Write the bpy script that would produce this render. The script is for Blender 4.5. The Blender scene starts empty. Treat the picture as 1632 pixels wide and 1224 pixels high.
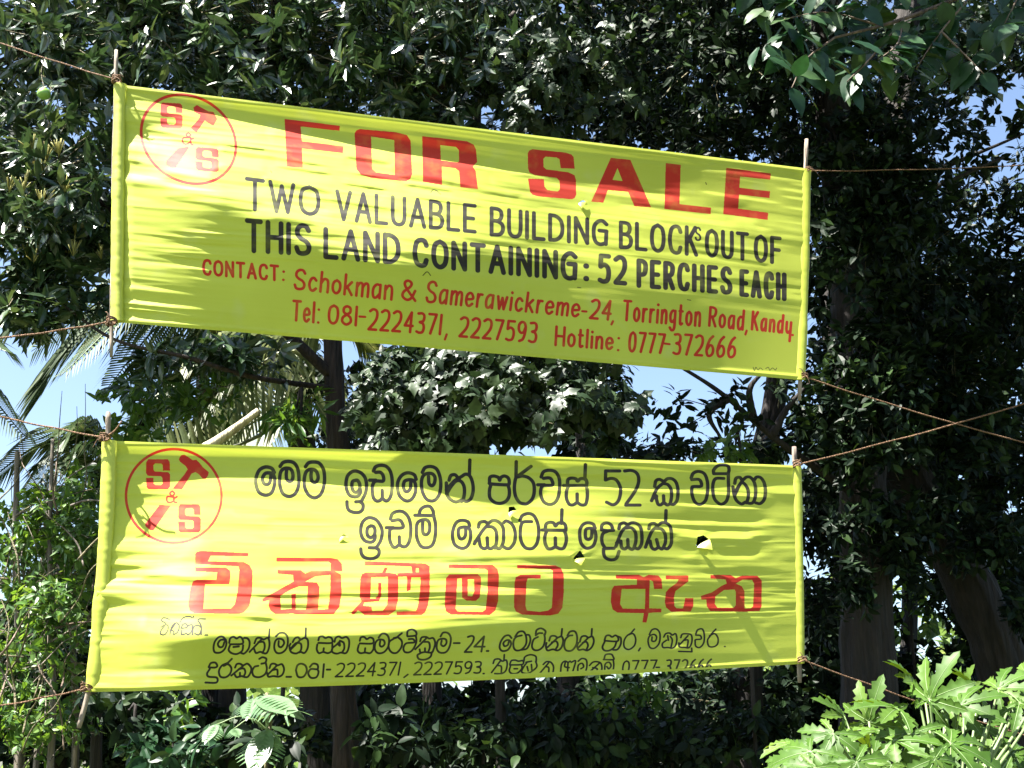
import bpy, bmesh, math, random
import numpy as np
from mathutils import Vector, Matrix
sc = bpy.context.scene
# ------------------------------------------------------------------ camera
PITCH = math.radians(18.0); FPX = 1922.0; CAM = np.array([0.0, 0.0, 1.6])
cam_d = bpy.data.cameras.new('camera'); cam = bpy.data.objects.new('camera', cam_d)
sc.collection.objects.link(cam); sc.camera = cam
cam.location = CAM; cam.rotation_euler = (math.radians(90) + PITCH, 0, 0)
cam_d.sensor_width = 36.0; cam_d.lens = 36.0 * FPX / 1632.0
cam_d.clip_start = 0.05; cam_d.clip_end = 3000
sc.render.resolution_x = 1024; sc.render.resolution_y = 768
# ------------------------------------------------------------------ light
SUN = np.array([-0.45, -0.18, 0.86]); SUN /= np.linalg.norm(SUN)
w = bpy.data.worlds.new('World'); sc.world = w; w.use_nodes = True
nt = w.node_tree; bg = nt.nodes['Background']
sky = nt.nodes.new('ShaderNodeTexSky'); sky.sky_type = 'NISHITA'; sky.sun_disc = False
sky.sun_elevation = math.asin(SUN[2]); sky.sun_rotation = math.atan2(SUN[0], SUN[1])
sky.air_density = 1.0; sky.dust_density = 1.6; sky.ozone_density = 1.2
nt.links.new(sky.outputs[0], bg.inputs[0]); bg.inputs[1].default_value = 0.05
sd = bpy.data.lights.new('sun', 'SUN'); sd.energy = 5.0; sd.angle = math.radians(0.53); sd.color = (1.0, 0.96, 0.88)
so = bpy.data.objects.new('sun', sd); sc.collection.objects.link(so); so.location = (-8, -5, 14)
so.rotation_euler = Vector(-SUN).to_track_quat('-Z', 'Y').to_euler()
sc.view_settings.view_transform = 'Standard'; sc.view_settings.look = 'None'
sc.view_settings.exposure = 2.65; sc.view_settings.gamma = 1.0; sc.view_settings.use_curve_mapping = False
sc.cycles.max_bounces = 8; sc.cycles.transmission_bounces = 4; sc.cycles.transparent_max_bounces = 8

# ------------------------------------------------------------------ helpers
CP, SP = math.cos(PITCH), math.sin(PITCH)
def ray(px, py):
    px = np.asarray(px, float); py = np.asarray(py, float)
    a = (px - 816.0) / FPX; b = (612.0 - py) / FPX
    return np.stack([a, CP - b * SP + 0 * a, SP + b * CP + 0 * a], -1)
def at(px, py, Y):
    """point of the place that lies in direction (px,py) of the photograph at world distance Y"""
    d = ray(px, py); t = np.asarray(Y, float) / d[..., 1]
    return CAM + d * t[..., None] if np.ndim(t) else CAM + d * t
def proj(P):
    q = np.asarray(P, float) - CAM
    f = q[..., 1] * CP + q[..., 2] * SP; u = -q[..., 1] * SP + q[..., 2] * CP
    return 816 + FPX * q[..., 0] / f, 612 - FPX * u / f, f
def link(o, parent=None):
    sc.collection.objects.link(o)
    if parent is not None: o.parent = parent
    return o
def mesh_np(name, V, F, mat=None, smooth=True, uv=None):
    """V (n,3); F list of arrays (m,k)"""
    me = bpy.data.meshes.new(name)
    F = [np.asarray(f, np.int32) for f in (F if isinstance(F, list) else [F])]
    V = np.asarray(V, np.float32)
    nl = sum(f.size for f in F); npoly = sum(len(f) for f in F)
    me.vertices.add(len(V)); me.vertices.foreach_set('co', V.ravel())
    me.loops.add(nl); me.polygons.add(npoly)
    li = np.concatenate([f.ravel() for f in F]); me.loops.foreach_set('vertex_index', li)
    tot = np.concatenate([np.full(len(f), f.shape[1], np.int32) for f in F])
    st = np.concatenate([[0], np.cumsum(tot)[:-1]]).astype(np.int32)
    me.polygons.foreach_set('loop_start', st); me.polygons.foreach_set('loop_total', tot)
    me.polygons.foreach_set('use_smooth', np.full(npoly, smooth))
    if uv is not None:
        ul = me.uv_layers.new(name='UVMap'); ul.data.foreach_set('uv', np.asarray(uv, np.float32)[li].ravel())
    me.update(calc_edges=True); me.validate()
    if mat: me.materials.append(mat)
    return me
def obj(name, me, parent=None, label=None, cat=None, group=None, kind=None):
    o = bpy.data.objects.new(name, me); link(o, parent)
    return tag(o, label, cat, group, kind)
def tag(o, label=None, cat=None, group=None, kind=None):
    if label: o['label'] = label
    if cat: o['category'] = cat
    if group: o['group'] = group
    if kind: o['kind'] = kind
    return o
def empty(name, loc, label, cat, group=None):
    o = bpy.data.objects.new(name, None); o.empty_display_size = 0.1; link(o); o.location = tuple(float(c) for c in loc)
    return tag(o, label, cat, group)
def child(name, me, par, kind=None, label=None):
    """mesh given in world coordinates, parented to a thing"""
    o = bpy.data.objects.new(name, me); link(o); o.parent = par
    off = Vector((0, 0, 0)); p = par
    while p is not None: off += p.location; p = p.parent
    o.location = -off
    return tag(o, label, None, None, kind)
def vnoise(x, y, seed):
    r = np.random.RandomState(seed); T = r.rand(256, 256) * 2 - 1
    x0 = np.floor(x).astype(int); y0 = np.floor(y).astype(int); fx = x - x0; fy = y - y0
    fx = fx * fx * fx * (fx * (fx * 6 - 15) + 10); fy = fy * fy * fy * (fy * (fy * 6 - 15) + 10)
    g = lambda a, b: T[a % 256, b % 256]
    return (g(x0, y0) * (1 - fx) + g(x0 + 1, y0) * fx) * (1 - fy) + (g(x0, y0 + 1) * (1 - fx) + g(x0 + 1, y0 + 1) * fx) * fy
def sstep(a, b, x):
    t = np.clip((x - a) / (b - a), 0, 1); return t * t * (3 - 2 * t)
def tube(paths, nseg=6, rough=0.0, seed=1, cap=True):
    """paths: list of (points (n,3), radii (n,)) -> V,F of joined tubes"""
    VV, FF, TT, base = [], [], [], 0
    rs = np.random.RandomState(seed)
    for P, R in paths:
        P = np.asarray(P, float); R = np.asarray(R, float) * np.ones(len(P))
        T = np.gradient(P, axis=0); T /= np.linalg.norm(T, axis=1)[:, None] + 1e-9
        a = np.array([0, 0, 1.0]) if abs(T[0, 2]) < 0.9 else np.array([1.0, 0, 0])
        n = np.cross(T[0], a); n /= np.linalg.norm(n); rings = []
        for i in range(len(P)):
            n = n - T[i] * n.dot(T[i]); n /= np.linalg.norm(n); b = np.cross(T[i], n)
            an = np.arange(nseg) * 2 * math.pi / nseg
            r = R[i] * (1 + rough * (rs.rand(nseg) - .5))
            rings.append(P[i] + (np.cos(an) * r)[:, None] * n + (np.sin(an) * r)[:, None] * b)
        V = np.concatenate(rings); m = len(P)
        i, j = np.meshgrid(np.arange(m - 1), np.arange(nseg), indexing='ij'); j2 = (j + 1) % nseg
        F = np.stack([i * nseg + j, i * nseg + j2, (i + 1) * nseg + j2, (i + 1) * nseg + j], -1).reshape(-1, 4) + base
        VV.append(V); FF.append(F)
        if cap:
            c0 = base + len(V)
            VV.append(np.stack([P[0], P[-1]]))
            jj = np.arange(nseg)
            TT.append(np.stack([np.full(nseg, c0), base + (jj + 1) % nseg, base + jj], -1))
            e = base + (m - 1) * nseg
            TT.append(np.stack([np.full(nseg, c0 + 1), e + jj, e + (jj + 1) % nseg], -1))
            base += 2
        base += len(V)
    F = [np.concatenate(FF)]
    if TT: F.append(np.concatenate(TT))
    return np.concatenate(VV), F
def smooth_path(P, n=12):
    P = np.asarray(P, float)
    if len(P) < 3: return np.linspace(P[0], P[-1], n)
    Q = np.vstack([2 * P[0] - P[1], P, 2 * P[-1] - P[-2]]); out = []
    for i in range(1, len(Q) - 2):
        t = np.linspace(0, 1, n, endpoint=False)[:, None]
        a, b, c, d = Q[i - 1], Q[i], Q[i + 1], Q[i + 2]
        out.append(0.5 * (2 * b + (c - a) * t + (2 * a - 5 * b + 4 * c - d) * t * t + (3 * b - 3 * c + d - a) * t ** 3))
    out.append(Q[-2][None]); return np.concatenate(out)

# ------------------------------------------------------------------ materials
def new_mat(name):
    m = bpy.data.materials.new(name); m.use_nodes = True; n = m.node_tree.nodes; return m, n, m.node_tree.links, n['Principled BSDF'], n['Material Output']
def ramp(n, stops):
    r = n.new('ShaderNodeValToRGB'); e = r.color_ramp.elements
    while len(e) < len(stops): e.new(0.5)
    for el, (p, c) in zip(e, stops): el.position = p; el.color = (*c, 1)
    return r
def leaf_mat(name, c1, c2, c3, rough=0.35, trans=0.3, spec=0.5, k=0.68):
    c1, c2, c3 = [tuple(k * q for q in c) for c in (c1, c2, c3)]
    m, n, l, b, out = new_mat(name)
    geo = n.new('ShaderNodeNewGeometry'); oi = n.new('ShaderNodeObjectInfo')
    ad = n.new('ShaderNodeMath'); ad.operation = 'ADD'; fr = n.new('ShaderNodeMath'); fr.operation = 'FRACT'
    l.new(geo.outputs['Random Per Island'], ad.inputs[0]); l.new(oi.outputs['Random'], ad.inputs[1]); l.new(ad.outputs[0], fr.inputs[0])
    r = ramp(n, [(0.0, c1), (0.7, c2), (1.0, c3)]); l.new(fr.outputs[0], r.inputs[0])
    tc = n.new('ShaderNodeTexCoord'); no = n.new('ShaderNodeTexNoise'); no.inputs['Scale'].default_value = 25
    l.new(geo.outputs['Position'], no.inputs['Vector'])
    mx = n.new('ShaderNodeMix'); mx.data_type = 'RGBA'; mx.blend_type = 'MULTIPLY'; mx.inputs[0].default_value = 0.5
    r2 = ramp(n, [(0.3, (.55, .55, .55)), (0.7, (1.3, 1.3, 1.3))]); l.new(no.outputs[0], r2.inputs[0])
    l.new(r.outputs[0], mx.inputs[6]); l.new(r2.outputs[0], mx.inputs[7])
    l.new(mx.outputs[2], b.inputs['Base Color']); b.inputs['Roughness'].default_value = rough
    b.inputs['Specular IOR Level'].default_value = spec
    tr = n.new('ShaderNodeBsdfTranslucent'); hs = n.new('ShaderNodeHueSaturation'); hs.inputs['Hue'].default_value = 0.47; hs.inputs['Saturation'].default_value = 1.15; hs.inputs['Value'].default_value = 2.2
    l.new(mx.outputs[2], hs.inputs['Color']); l.new(hs.outputs[0], tr.inputs[0])
    ms = n.new('ShaderNodeMixShader'); ms.inputs[0].default_value = trans
    l.new(b.outputs[0], ms.inputs[1]); l.new(tr.outputs[0], ms.inputs[2]); l.new(ms.outputs[0], out.inputs[0])
    return m
def bark_mat(name, c1, c2, scale=26, stretch=0.12):
    m, n, l, b, out = new_mat(name)
    geo = n.new('ShaderNodeNewGeometry'); mp = n.new('ShaderNodeMapping'); mp.inputs['Scale'].default_value = (1, 1, stretch)
    l.new(geo.outputs['Position'], mp.inputs[0])
    no = n.new('ShaderNodeTexNoise'); no.inputs['Scale'].default_value = scale; no.inputs['Detail'].default_value = 6; l.new(mp.outputs[0], no.inputs['Vector'])
    r = ramp(n, [(0.32, c1), (0.68, c2)]); l.new(no.outputs[0], r.inputs[0]); l.new(r.outputs[0], b.inputs['Base Color'])
    bu = n.new('ShaderNodeBump'); bu.inputs['Strength'].default_value = 0.9; bu.inputs['Distance'].default_value = 0.04
    l.new(no.outputs[0], bu.inputs['Height']); l.new(bu.outputs[0], b.inputs['Normal']); b.inputs['Roughness'].default_value = 0.85
    return m
M_BARK = bark_mat('bark_brown', (.045, .03, .02), (.17, .12, .085))
M_BARKG = bark_mat('bark_grey', (.06, .05, .04), (.22, .18, .14))
M_POLE = bark_mat('pole_wood', (.13, .10, .08), (.27, .22, .17), 30, 0.1)
M_ROPE = bark_mat('coir_rope', (.10, .045, .022), (.30, .17, .09), 120, 1.0)
M_TWIG = bark_mat('twig', (.06, .05, .025), (.16, .14, .07), 40, 1)

# ------------------------------------------------------------------ stroke lettering (flat paint on the cloth)
def pts(s): return np.array([[float(c) for c in p.split(',')] for p in s.split()])
class Sheet:
    """paint mask of one banner, drawn in the banner's own (u,v)"""
    def __init__(self, quad, bow, W, H):
        self.q = quad; self.bow = bow; self.W = W; self.H = H; self.M = np.zeros((H, W, 3), np.float32)
    def px(self, u, v):
        (tl, tr, bl, br) = self.q; b = self.bow
        x = (tl[0] * (1 - u) + tr[0] * u) * (1 - v) + (bl[0] * (1 - u) + br[0] * u) * v
        y = (tl[1] * (1 - u) + tr[1] * u) * (1 - v) + (bl[1] * (1 - u) + br[1] * u) * v
        y = y + b[0] * 4 * u * (1 - u) * (1 - v) + b[1] * 4 * u * (1 - u) * v
        x = x + b[2] * 4 * v * (1 - v) * (1 - u) + b[3] * 4 * v * (1 - v) * u
        return x, y
    def inv(self, P):
        P = np.asarray(P, float); u = np.full(len(P), .5); v = np.full(len(P), .5); e = 1e-4
        for _ in range(9):
            x, y = self.px(u, v); xu, yu = self.px(u + e, v); xv, yv = self.px(u, v + e)
            a, b, c, d = (xu - x) / e, (xv - x) / e, (yu - y) / e, (yv - y) / e; D = a * d - b * c
            rx, ry = P[:, 0] - x, P[:, 1] - y
            u = u + (d * rx - b * ry) / D; v = v + (-c * rx + a * ry) / D
        return np.stack([u * self.W, v * self.H], 1)
    def seg(self, Q, r, ch, val=1.0, clip=1.0):
        M = self.M
        for a, b in zip(Q[:-1], Q[1:]):
            x0 = int(max(min(a[0], b[0]) - r - 2, 0)); x1 = int(min(max(a[0], b[0]) + r + 2, self.W))
            y0 = int(max(min(a[1], b[1]) - r - 2, 0)); y1 = int(min(max(a[1], b[1]) + r + 2, self.H * clip))
            if x1 <= x0 or y1 <= y0: continue
            X, Y = np.meshgrid(np.arange(x0, x1) + .5, np.arange(y0, y1) + .5); d = b - a; L = d.dot(d) + 1e-9
            t = np.clip(((X - a[0]) * d[0] + (Y - a[1]) * d[1]) / L, 0, 1)
            D = np.hypot(X - a[0] - t * d[0], Y - a[1] - t * d[1]); c = np.clip(r + .5 - D, 0, 1) * val
            M[y0:y1, x0:x1, ch] = np.maximum(M[y0:y1, x0:x1, ch], c)
    def stroke(self, P, wpx, ch, smooth=True, clip=1.0, val=1.0):
        P = np.asarray(P, float); closed = len(P) > 3 and np.hypot(*(P[0] - P[-1])) < .4
        if smooth and len(P) > 2: P = smooth_path(P, 7)
        self.seg(self.inv(P), wpx * .5 * self.k, ch, val, clip)
    def poly(self, P, ch, val=1.0, smooth=False):
        Q = self.inv(P if not smooth else smooth_path(np.vstack([P, P[:1]]), 6)); x0, y0 = np.floor(Q.min(0)).astype(int) - 1; x1, y1 = np.ceil(Q.max(0)).astype(int) + 1
        x0 = max(x0, 0); y0 = max(y0, 0); x1 = min(x1, self.W); y1 = min(y1, self.H)
        X, Y = np.meshgrid(np.arange(x0, x1) + .5, np.arange(y0, y1) + .5); ins = np.zeros(X.shape, bool)
        n = len(Q)
        for i in range(n):
            ax, ay = Q[i]; bx, by = Q[(i + 1) % n]
            if ay == by: continue
            c = ((ay > Y) != (by > Y)) & (X < (bx - ax) * (Y - ay) / (by - ay) + ax); ins ^= c
        sub = self.M[y0:y1, x0:x1, ch]; sub[ins] = val
    def S(self, crop, w, ch, strokes, clip=1.0):
        ox, oy, k = crop
        for s in strokes:
            sm = True
            if s[0] == 'l': sm = False; s = s[1:]
            self.stroke(pts(s) / k + [ox, oy], w, ch, sm, clip)
    def P(self, crop, ch, adds, cuts=()):
        ox, oy, k = crop
        for s in adds: self.poly(pts(s) / k + [ox, oy], ch)
        for s in cuts: self.poly(pts(s) / k + [ox, oy], ch, 0.0)
    def text(self, txt, x0, x1, t0, t1, b0, b1, w, ch, slant=0.0, gap=0.10, clip=1.0, cond=1.0):
        """x range in photo pixels; t0,t1 / b0,b1: cap line and baseline at both ends"""
        tot = sum(FONT[c][0] for c in txt) + gap * (len(txt) - 1); sx = (x1 - x0 - w * len(txt)) / tot; cur = 0.0
        for c in txt:
            aw, ss = FONT[c]
            for s in ss:
                sm = s[0] != 'l'; p = pts(s if sm else s[1:])
                gx = x0 + w / 2 + cur + p[:, 0] * aw * sx; f = (gx - x0) / (x1 - x0)
                T = t0 + (t1 - t0) * f + w / 2; B = b0 + (b1 - b0) * f - w / 2
                gy = T + (B - T) * p[:, 1]; gx = gx + slant * (1 - p[:, 1]) * (b0 - t0)
                self.stroke(np.stack([gx, gy], 1), w, ch, sm, clip)
            cur += (aw + gap) * sx + w
O_ = "0.5,0 0.12,0.14 0,0.5 0.12,0.86 0.5,1 0.88,0.86 1,0.5 0.88,0.14 0.5,0"
o_ = "0.5,0.34 0.12,0.45 0,0.67 0.12,0.89 0.5,1 0.88,0.89 1,0.67 0.88,0.45 0.5,0.34"
FONT = {
 'A': (.62, ["l0,1 0.5,0 1,1", "l0.18,0.66 0.82,0.66"]),
 'B': (.52, ["l0,0 0,1", "0,0 0.55,0.01 0.85,0.1 0.88,0.3 0.6,0.45 0,0.46", "0,0.46 0.6,0.48 0.98,0.6 1,0.82 0.7,0.97 0,1"]),
 'C': (.56, ["1,0.2 0.85,0.04 0.5,0 0.15,0.12 0,0.5 0.15,0.88 0.5,1 0.85,0.96 1,0.78"]),
 'D': (.58, ["l0,0 0,1", "0,0 0.5,0.03 0.88,0.2 1,0.52 0.88,0.8 0.5,0.97 0,1"]),
 'E': (.46, ["l1,0 0,0 0,1 1,1", "l0,0.5 0.85,0.5"]),
 'F': (.46, ["l1,0 0,0 0,1", "l0,0.48 0.9,0.48"]),
 'G': (.60, ["1,0.12 0.7,0 0.35,0.04 0.05,0.25 0,0.6 0.15,0.9 0.5,1 0.85,0.95", "l0.45,0.42 1,0.42 0.95,0.97"]),
 'H': (.56, ["l0,0 0,1", "l1,0 1,1", "l0,0.5 1,0.5"]),
 'I': (.02, ["l0,0 0,1"]), 'K': (.5, ["l0,0 0,1", "l0.9,0 0,0.6", "l0.3,0.4 1,1"]),
 'L': (.46, ["l0,0 0,1 1,1"]), 'N': (.54, ["l0,1 0,0 1,1 1,0"]), 'O': (.62, [O_]),
 'P': (.46, ["l0,0 0,1", "0,0 0.55,0.01 0.95,0.1 1,0.32 0.75,0.52 0,0.56"]),
 'R': (.5, ["l0,0 0,1", "0,0 0.55,0.01 0.92,0.1 0.95,0.3 0.7,0.47 0,0.5", "l0.4,0.5 1,1"]),
 'S': (.54, ["0.95,0.16 0.75,0.02 0.4,0 0.1,0.12 0.08,0.32 0.35,0.46 0.75,0.56 0.98,0.74 0.88,0.93 0.5,1 0.15,0.96 0,0.8"]),
 'T': (.56, ["l0,0 1,0", "l0.5,0 0.5,1"]), 'U': (.54, ["0,0 0,0.7 0.15,0.93 0.5,1 0.85,0.93 1,0.7 1,0"]),
 'V': (.6, ["l0,0 0.5,1 1,0"]), 'W': (.8, ["l0,0 0.27,1 0.5,0.1 0.76,1 1,0"]), ':': (.1, ["l0,0.42 0,0.44", "l0,0.93 0,0.95"]),
 'a': (.42, ["0.9,0.36 0.45,0.34 0.08,0.5 0,0.75 0.15,0.97 0.5,0.98 0.9,0.8", "l0.95,0.34 0.95,1"]),
 'c': (.38, ["0.95,0.46 0.6,0.34 0.2,0.42 0,0.68 0.2,0.94 0.6,1 1,0.88"]),
 'd': (.42, ["0.9,0.4 0.45,0.34 0.08,0.48 0,0.72 0.15,0.97 0.5,1 0.9,0.84", "l1,0 0.95,1"]),
 'e': (.42, ["0.05,0.68 0.95,0.62 0.85,0.42 0.5,0.34 0.12,0.45 0,0.7 0.18,0.94 0.55,1 0.95,0.88"]),
 'g': (.42, ["0.9,0.36 0.45,0.34 0.08,0.48 0,0.68 0.15,0.88 0.5,0.9 0.9,0.76", "0.95,0.34 0.95,1.1 0.75,1.3 0.35,1.32 0.02,1.2"]),
 'h': (.4, ["l0,0 0,1", "0,0.58 0.4,0.35 0.85,0.38 1,0.6 1,1"]), 'i': (.02, ["l0,0.36 0,1", "l0,0.08 0,0.1"]),
 'k': (.4, ["l0,0 0,1", "l0.9,0.36 0.05,0.72", "l0.3,0.6 1,1"]), 'l': (.02, ["l0,0 0,1"]),
 'm': (.64, ["l0,0.36 0,1", "0,0.56 0.22,0.36 0.44,0.38 0.5,0.6 0.5,1", "0.5,0.56 0.72,0.36 0.93,0.38 1,0.6 1,1"]),
 'n': (.38, ["l0,0.36 0,1", "0,0.58 0.4,0.35 0.85,0.38 1,0.6 1,1"]), 'o': (.42, [o_]),
 'r': (.26, ["l0,0.36 0,1", "0,0.62 0.4,0.38 1,0.36"]), 't': (.26, ["0.3,0.05 0.3,0.85 0.55,1 1,0.95", "l0,0.34 0.9,0.34"]),
 'w': (.56, ["l0,0.36 0.25,1 0.5,0.42 0.75,1 1,0.36"]), 'y': (.4, ["0,0.36 0.02,0.8 0.35,0.98 0.95,0.82", "l1,0.36 0.95,1.45"]),
 '0': (.5, [O_]), '1': (.06, ["l0.5,0 0.5,1"]), '2': (.5, ["0,0.1 0.4,0 0.85,0.06 1,0.28 0.8,0.58 0,1", "l0,1 1,1"]),
 '3': (.46, ["0.05,0.02 0.6,0 0.92,0.12 0.85,0.38 0.35,0.46 0.8,0.52 1,0.72 0.85,0.95 0.4,1 0,0.95"]),
 '4': (.52, ["l0.75,1 0.75,0 0,0.68 1,0.68"]), '5': (.48, ["l1,0 0.12,0 0.08,0.42", "0.08,0.42 0.5,0.34 0.9,0.45 1,0.68 0.85,0.93 0.4,1 0,0.95"]),
 '6': (.48, ["0.85,0 0.4,0.18 0.08,0.5 0,0.75 0.18,0.97 0.55,1 0.92,0.88 0.98,0.65 0.75,0.48 0.4,0.48 0.05,0.68"]),
 '7': (.48, ["l0,0 1,0 0.35,1"]), '8': (.46, ["0.5,0.45 0.12,0.32 0.12,0.1 0.5,0 0.88,0.1 0.88,0.32 0.5,0.45 0.05,0.62 0,0.85 0.5,1 1,0.85 0.95,0.62 0.5,0.45"]),
 '9': (.48, ["0.95,0.3 0.75,0.52 0.35,0.56 0.05,0.4 0.05,0.14 0.4,0 0.8,0.05 1,0.28 0.92,0.65 0.7,0.9 0.25,1"]),
 '&': (.6, ["1,0.5 0.7,0.88 0.35,1 0.02,0.85 0.1,0.6 0.6,0.32 0.72,0.12 0.45,0 0.2,0.12 0.3,0.38 1,1"]),
 '-': (.36, ["l0,0.55 1,0.55"]), ' ': (.3, []),
}
BLK_S = "0.02,0.09 0.1,0.0 0.9,0.0 0.98,0.09 0.99,0.38 0.7,0.38 0.69,0.19 0.62,0.14 0.38,0.14 0.31,0.2 0.32,0.36 0.38,0.41 0.92,0.43 1,0.52 0.99,0.92 0.9,1 0.12,1 0.03,0.93 0.01,0.62 0.31,0.62 0.32,0.81 0.4,0.86 0.62,0.86 0.69,0.8 0.68,0.62 0.62,0.57 0.08,0.55 0.01,0.46"
def blockS(sh, crop, x0, y0, x1, y1, shear=0.0):
    ox, oy, k = crop; p = pts(BLK_S); X = x0 + p[:, 0] * (x1 - x0); Y = y0 + p[:, 1] * (y1 - y0) + shear * (X - x0)
    sh.poly(np.stack([X / k + ox, Y / k + oy], 1), 0)
R_, K_ = 0, 1
# --- upper banner
A = Sheet(((184, 134), (1290, 269), (179, 513), (1280, 606)), (0, -1, -1, 2), 2900, 960); A.k = 2.5
T1, T2, T3, T4 = (160, 100, 4.08), (440, 160, 4.08), (740, 200, 5.44), (980, 230, 5.1)
T5, T6, T7 = (300, 360, 4.08), (640, 400, 4.533), (940, 400, 4.533)
th = np.linspace(0, 2 * math.pi, 60); A.stroke(np.stack([(573 + 308 * np.cos(th)) / 4.08 + 160, (497 + 290 * np.sin(th + .17)) / 4.08 + 100], 1), 4.8, R_, False)
blockS(A, T1, 388, 258, 535, 422, 0.05); blockS(A, T1, 617, 545, 772, 700, 0.08)
A.P(T1, R_, ["605,290 628,275 700,315 735,320 760,365 735,412 690,385 680,375 625,455 585,425 640,365 650,340 610,320", "505,555 570,545 575,555 490,682 465,687 425,665 428,635"])
A.S(T1, 3.0, R_, ["572,454 586,468 572,482 558,468 572,454", "560,487 538,490 535,515 555,530 583,515 588,488 560,487", "585,490 590,528 602,532", "588,500 604,492"])
A.P(T2, R_, ["55,120 415,165 412,198 160,170 168,265 438,298 435,343 168,312 175,440 70,430",
  "510,215 522,195 545,186 780,207 850,225 875,262 885,480 872,512 845,527 620,505 550,482 522,445",
  "950,232 1240,265 1285,288 1300,320 1308,400 1280,430 1298,460 1313,578 1198,565 1190,460 1165,440 1078,430 1080,550 955,530"],
  ["618,235 768,258 772,485 650,468 625,445", "1068,290 1170,303 1188,322 1190,395 1180,405 1072,390"])
A.P(T3, R_, ["550,240 562,218 590,205 880,235 930,252 948,275 957,375 835,370 825,292 800,278 705,270 685,290 688,360 710,380 900,405 955,430 968,470 970,600 958,628 935,640 640,615 590,600 570,575 552,460 690,465 695,530 720,560 810,572 828,555 825,480 800,455 610,430 565,408 552,370",
  "1270,280 1440,298 1620,710 1475,700 1420,575 1245,560 1205,670 1100,660"], ["1328,370 1372,482 1285,472"])
A.P(T4, R_, ["413,152 535,167 525,485 782,515 778,568 402,525",
  "905,190 1268,237 1263,288 1018,262 1012,352 1262,382 1256,438 1010,408 1003,522 1245,556 1243,615 880,567"])
for a in [("TWO", 390, 511, 281, 297, 336, 346), ("VALUABLE", 534, 760, 301, 325, 352, 373), ("BUILDING", 780, 970, 328, 350, 377, 394),
          ("BLOCK", 986, 1113, 351, 360, 397, 410), ("OUT", 1123, 1194, 363, 370, 410, 417), ("OF", 1201, 1246, 372, 377, 418, 423)]:
    A.text(*a, 6.9, K_)
A.text("S", 1107, 1118, 361, 362, 384, 385, 3.4, K_)
for a in [("THIS", 390, 497, 347, 357, 403, 409), ("LAND", 515, 639, 361, 372, 413, 423), ("CONTAINING", 657, 921, 377, 401, 426, 449),
          ("52", 952, 1000, 403, 407, 452, 456), ("PERCHES", 1014, 1168, 411, 425, 459, 471), ("EACH", 1178, 1254, 428, 434, 473, 481)]:
    A.text(*a, 8.3, K_)
for y in (424, 444): A.stroke([[934, y], [934.6, y]], 9.5, K_, False)
for a, s in [(("CONTACT", 322, 445, 412, 422, 439, 449), 0), (("Schokman", 467, 626, 427, 443, 462, 480), .08), (("&", 639, 664, 444, 446, 479, 482), 0),
          (("Samerawickreme", 677, 924, 446, 474, 483, 507), .1), (("24", 938, 974, 475, 478, 509, 512), .12), (("Torrington", 991, 1117, 477, 485, 512, 522), .06),
          (("Road", 1128, 1186, 487, 493, 521, 528), .06), (("Kandy", 1196, 1262, 494, 502, 527, 534), .06),
          (("Tel", 464, 502, 477, 480, 512, 516), .05), (("081", 521, 570, 484, 487, 517, 521), .06), (("2224371", 585, 704, 490, 500, 527, 535), .08),
          (("2227593", 730, 856, 503, 513, 538, 548), .08), (("Hotline", 883, 978, 518, 528, 552, 559), .05), (("0777", 1000, 1060, 527, 531, 562, 565), .06), (("372666", 1071, 1173, 530, 536, 566, 572), .06)]:
    A.text(*a, 4.8, R_, slant=s, gap=0.10)
for l in ["l452,433 452.3,433", "l451.5,446 451.8,446", "l508,493.5 508.3,493.5", "l507,514 507.3,514", "l986,539 986.3,539", "l985,558 985.3,558", "l1263,534 1263.4,534"]:
    A.S((0, 0, 1), 4.4, R_, [l])
A.S((0, 0, 1), 4, R_, ["l928,496 934.5,496.5", "l573,504.5 582,505", "l1059,547.5 1067,548.5", "l712,533 709,541", "l977,512 974.5,517", "l1190,527 1188,533"])
A.S(T7, 1.1, K_, ["1180,840 1190,865 1200,840 1215,860 1230,845 1250,858", "1270,850 1290,840 1300,862 1320,845 1340,860 1350,845"])
# little slits in the cloth
for s in ["1005,600 1020,582 1045,588 1070,610", "955,1138 982,1115 1005,1138"]: A.S(T2, 1.6, 2, [s])
A.S(T7, 1.4, 2, ["l705,352 730,356"]); A.S(T6, 1.2, 2, ["l1270,262 1295,266"]); A.S(T4, 1.4, 2, ["l738,310 744,326"]); A.S(T2, 1.4, 2, ["l-36,458 -28,470"])
# --- lower banner
B = Sheet(((166, 702), (1274, 742), (139, 1103), (1279, 1058)), (0, 6, 5, 1), 2900, 980); B.k = 2.5
C1, C2, C3, C4, C5, C6 = (160, 690, 6.8), (390, 720, 8.16), (540, 730, 6.8), (700, 730, 6.8), (900, 730, 8.16), (1020, 730, 7.418)
R1, R2, R3, R4, R5 = (280, 860, 6.8), (400, 870, 6.8), (560, 870, 6.8), (700, 870, 6.8), (960, 870, 5.829)
S1, S2, S3, S4 = (240, 960, 5.829), (480, 980, 5.829), (720, 980, 5.829), (960, 960, 4.8)
th = np.linspace(0, 2 * math.pi, 60); B.stroke(np.stack([(795 + 518 * np.cos(th)) / 6.8 + 160, (683 + 508 * np.sin(th)) / 6.8 + 690], 1), 4.4, R_, False)
blockS(B, C1, 492, 285, 757, 610); blockS(B, C1, 840, 772, 1090, 1080)
B.P(C1, R_, ["850,285 862,258 880,240 910,235 960,265 1000,295 1040,290 1075,325 1110,370 1175,425 1168,460 1140,500 1110,497 1070,450 1030,425 990,440 885,612 780,605 910,450 945,395 925,360 860,310", "640,780 765,785 590,1035 575,1055 540,1055 485,1010 485,985"])
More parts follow.
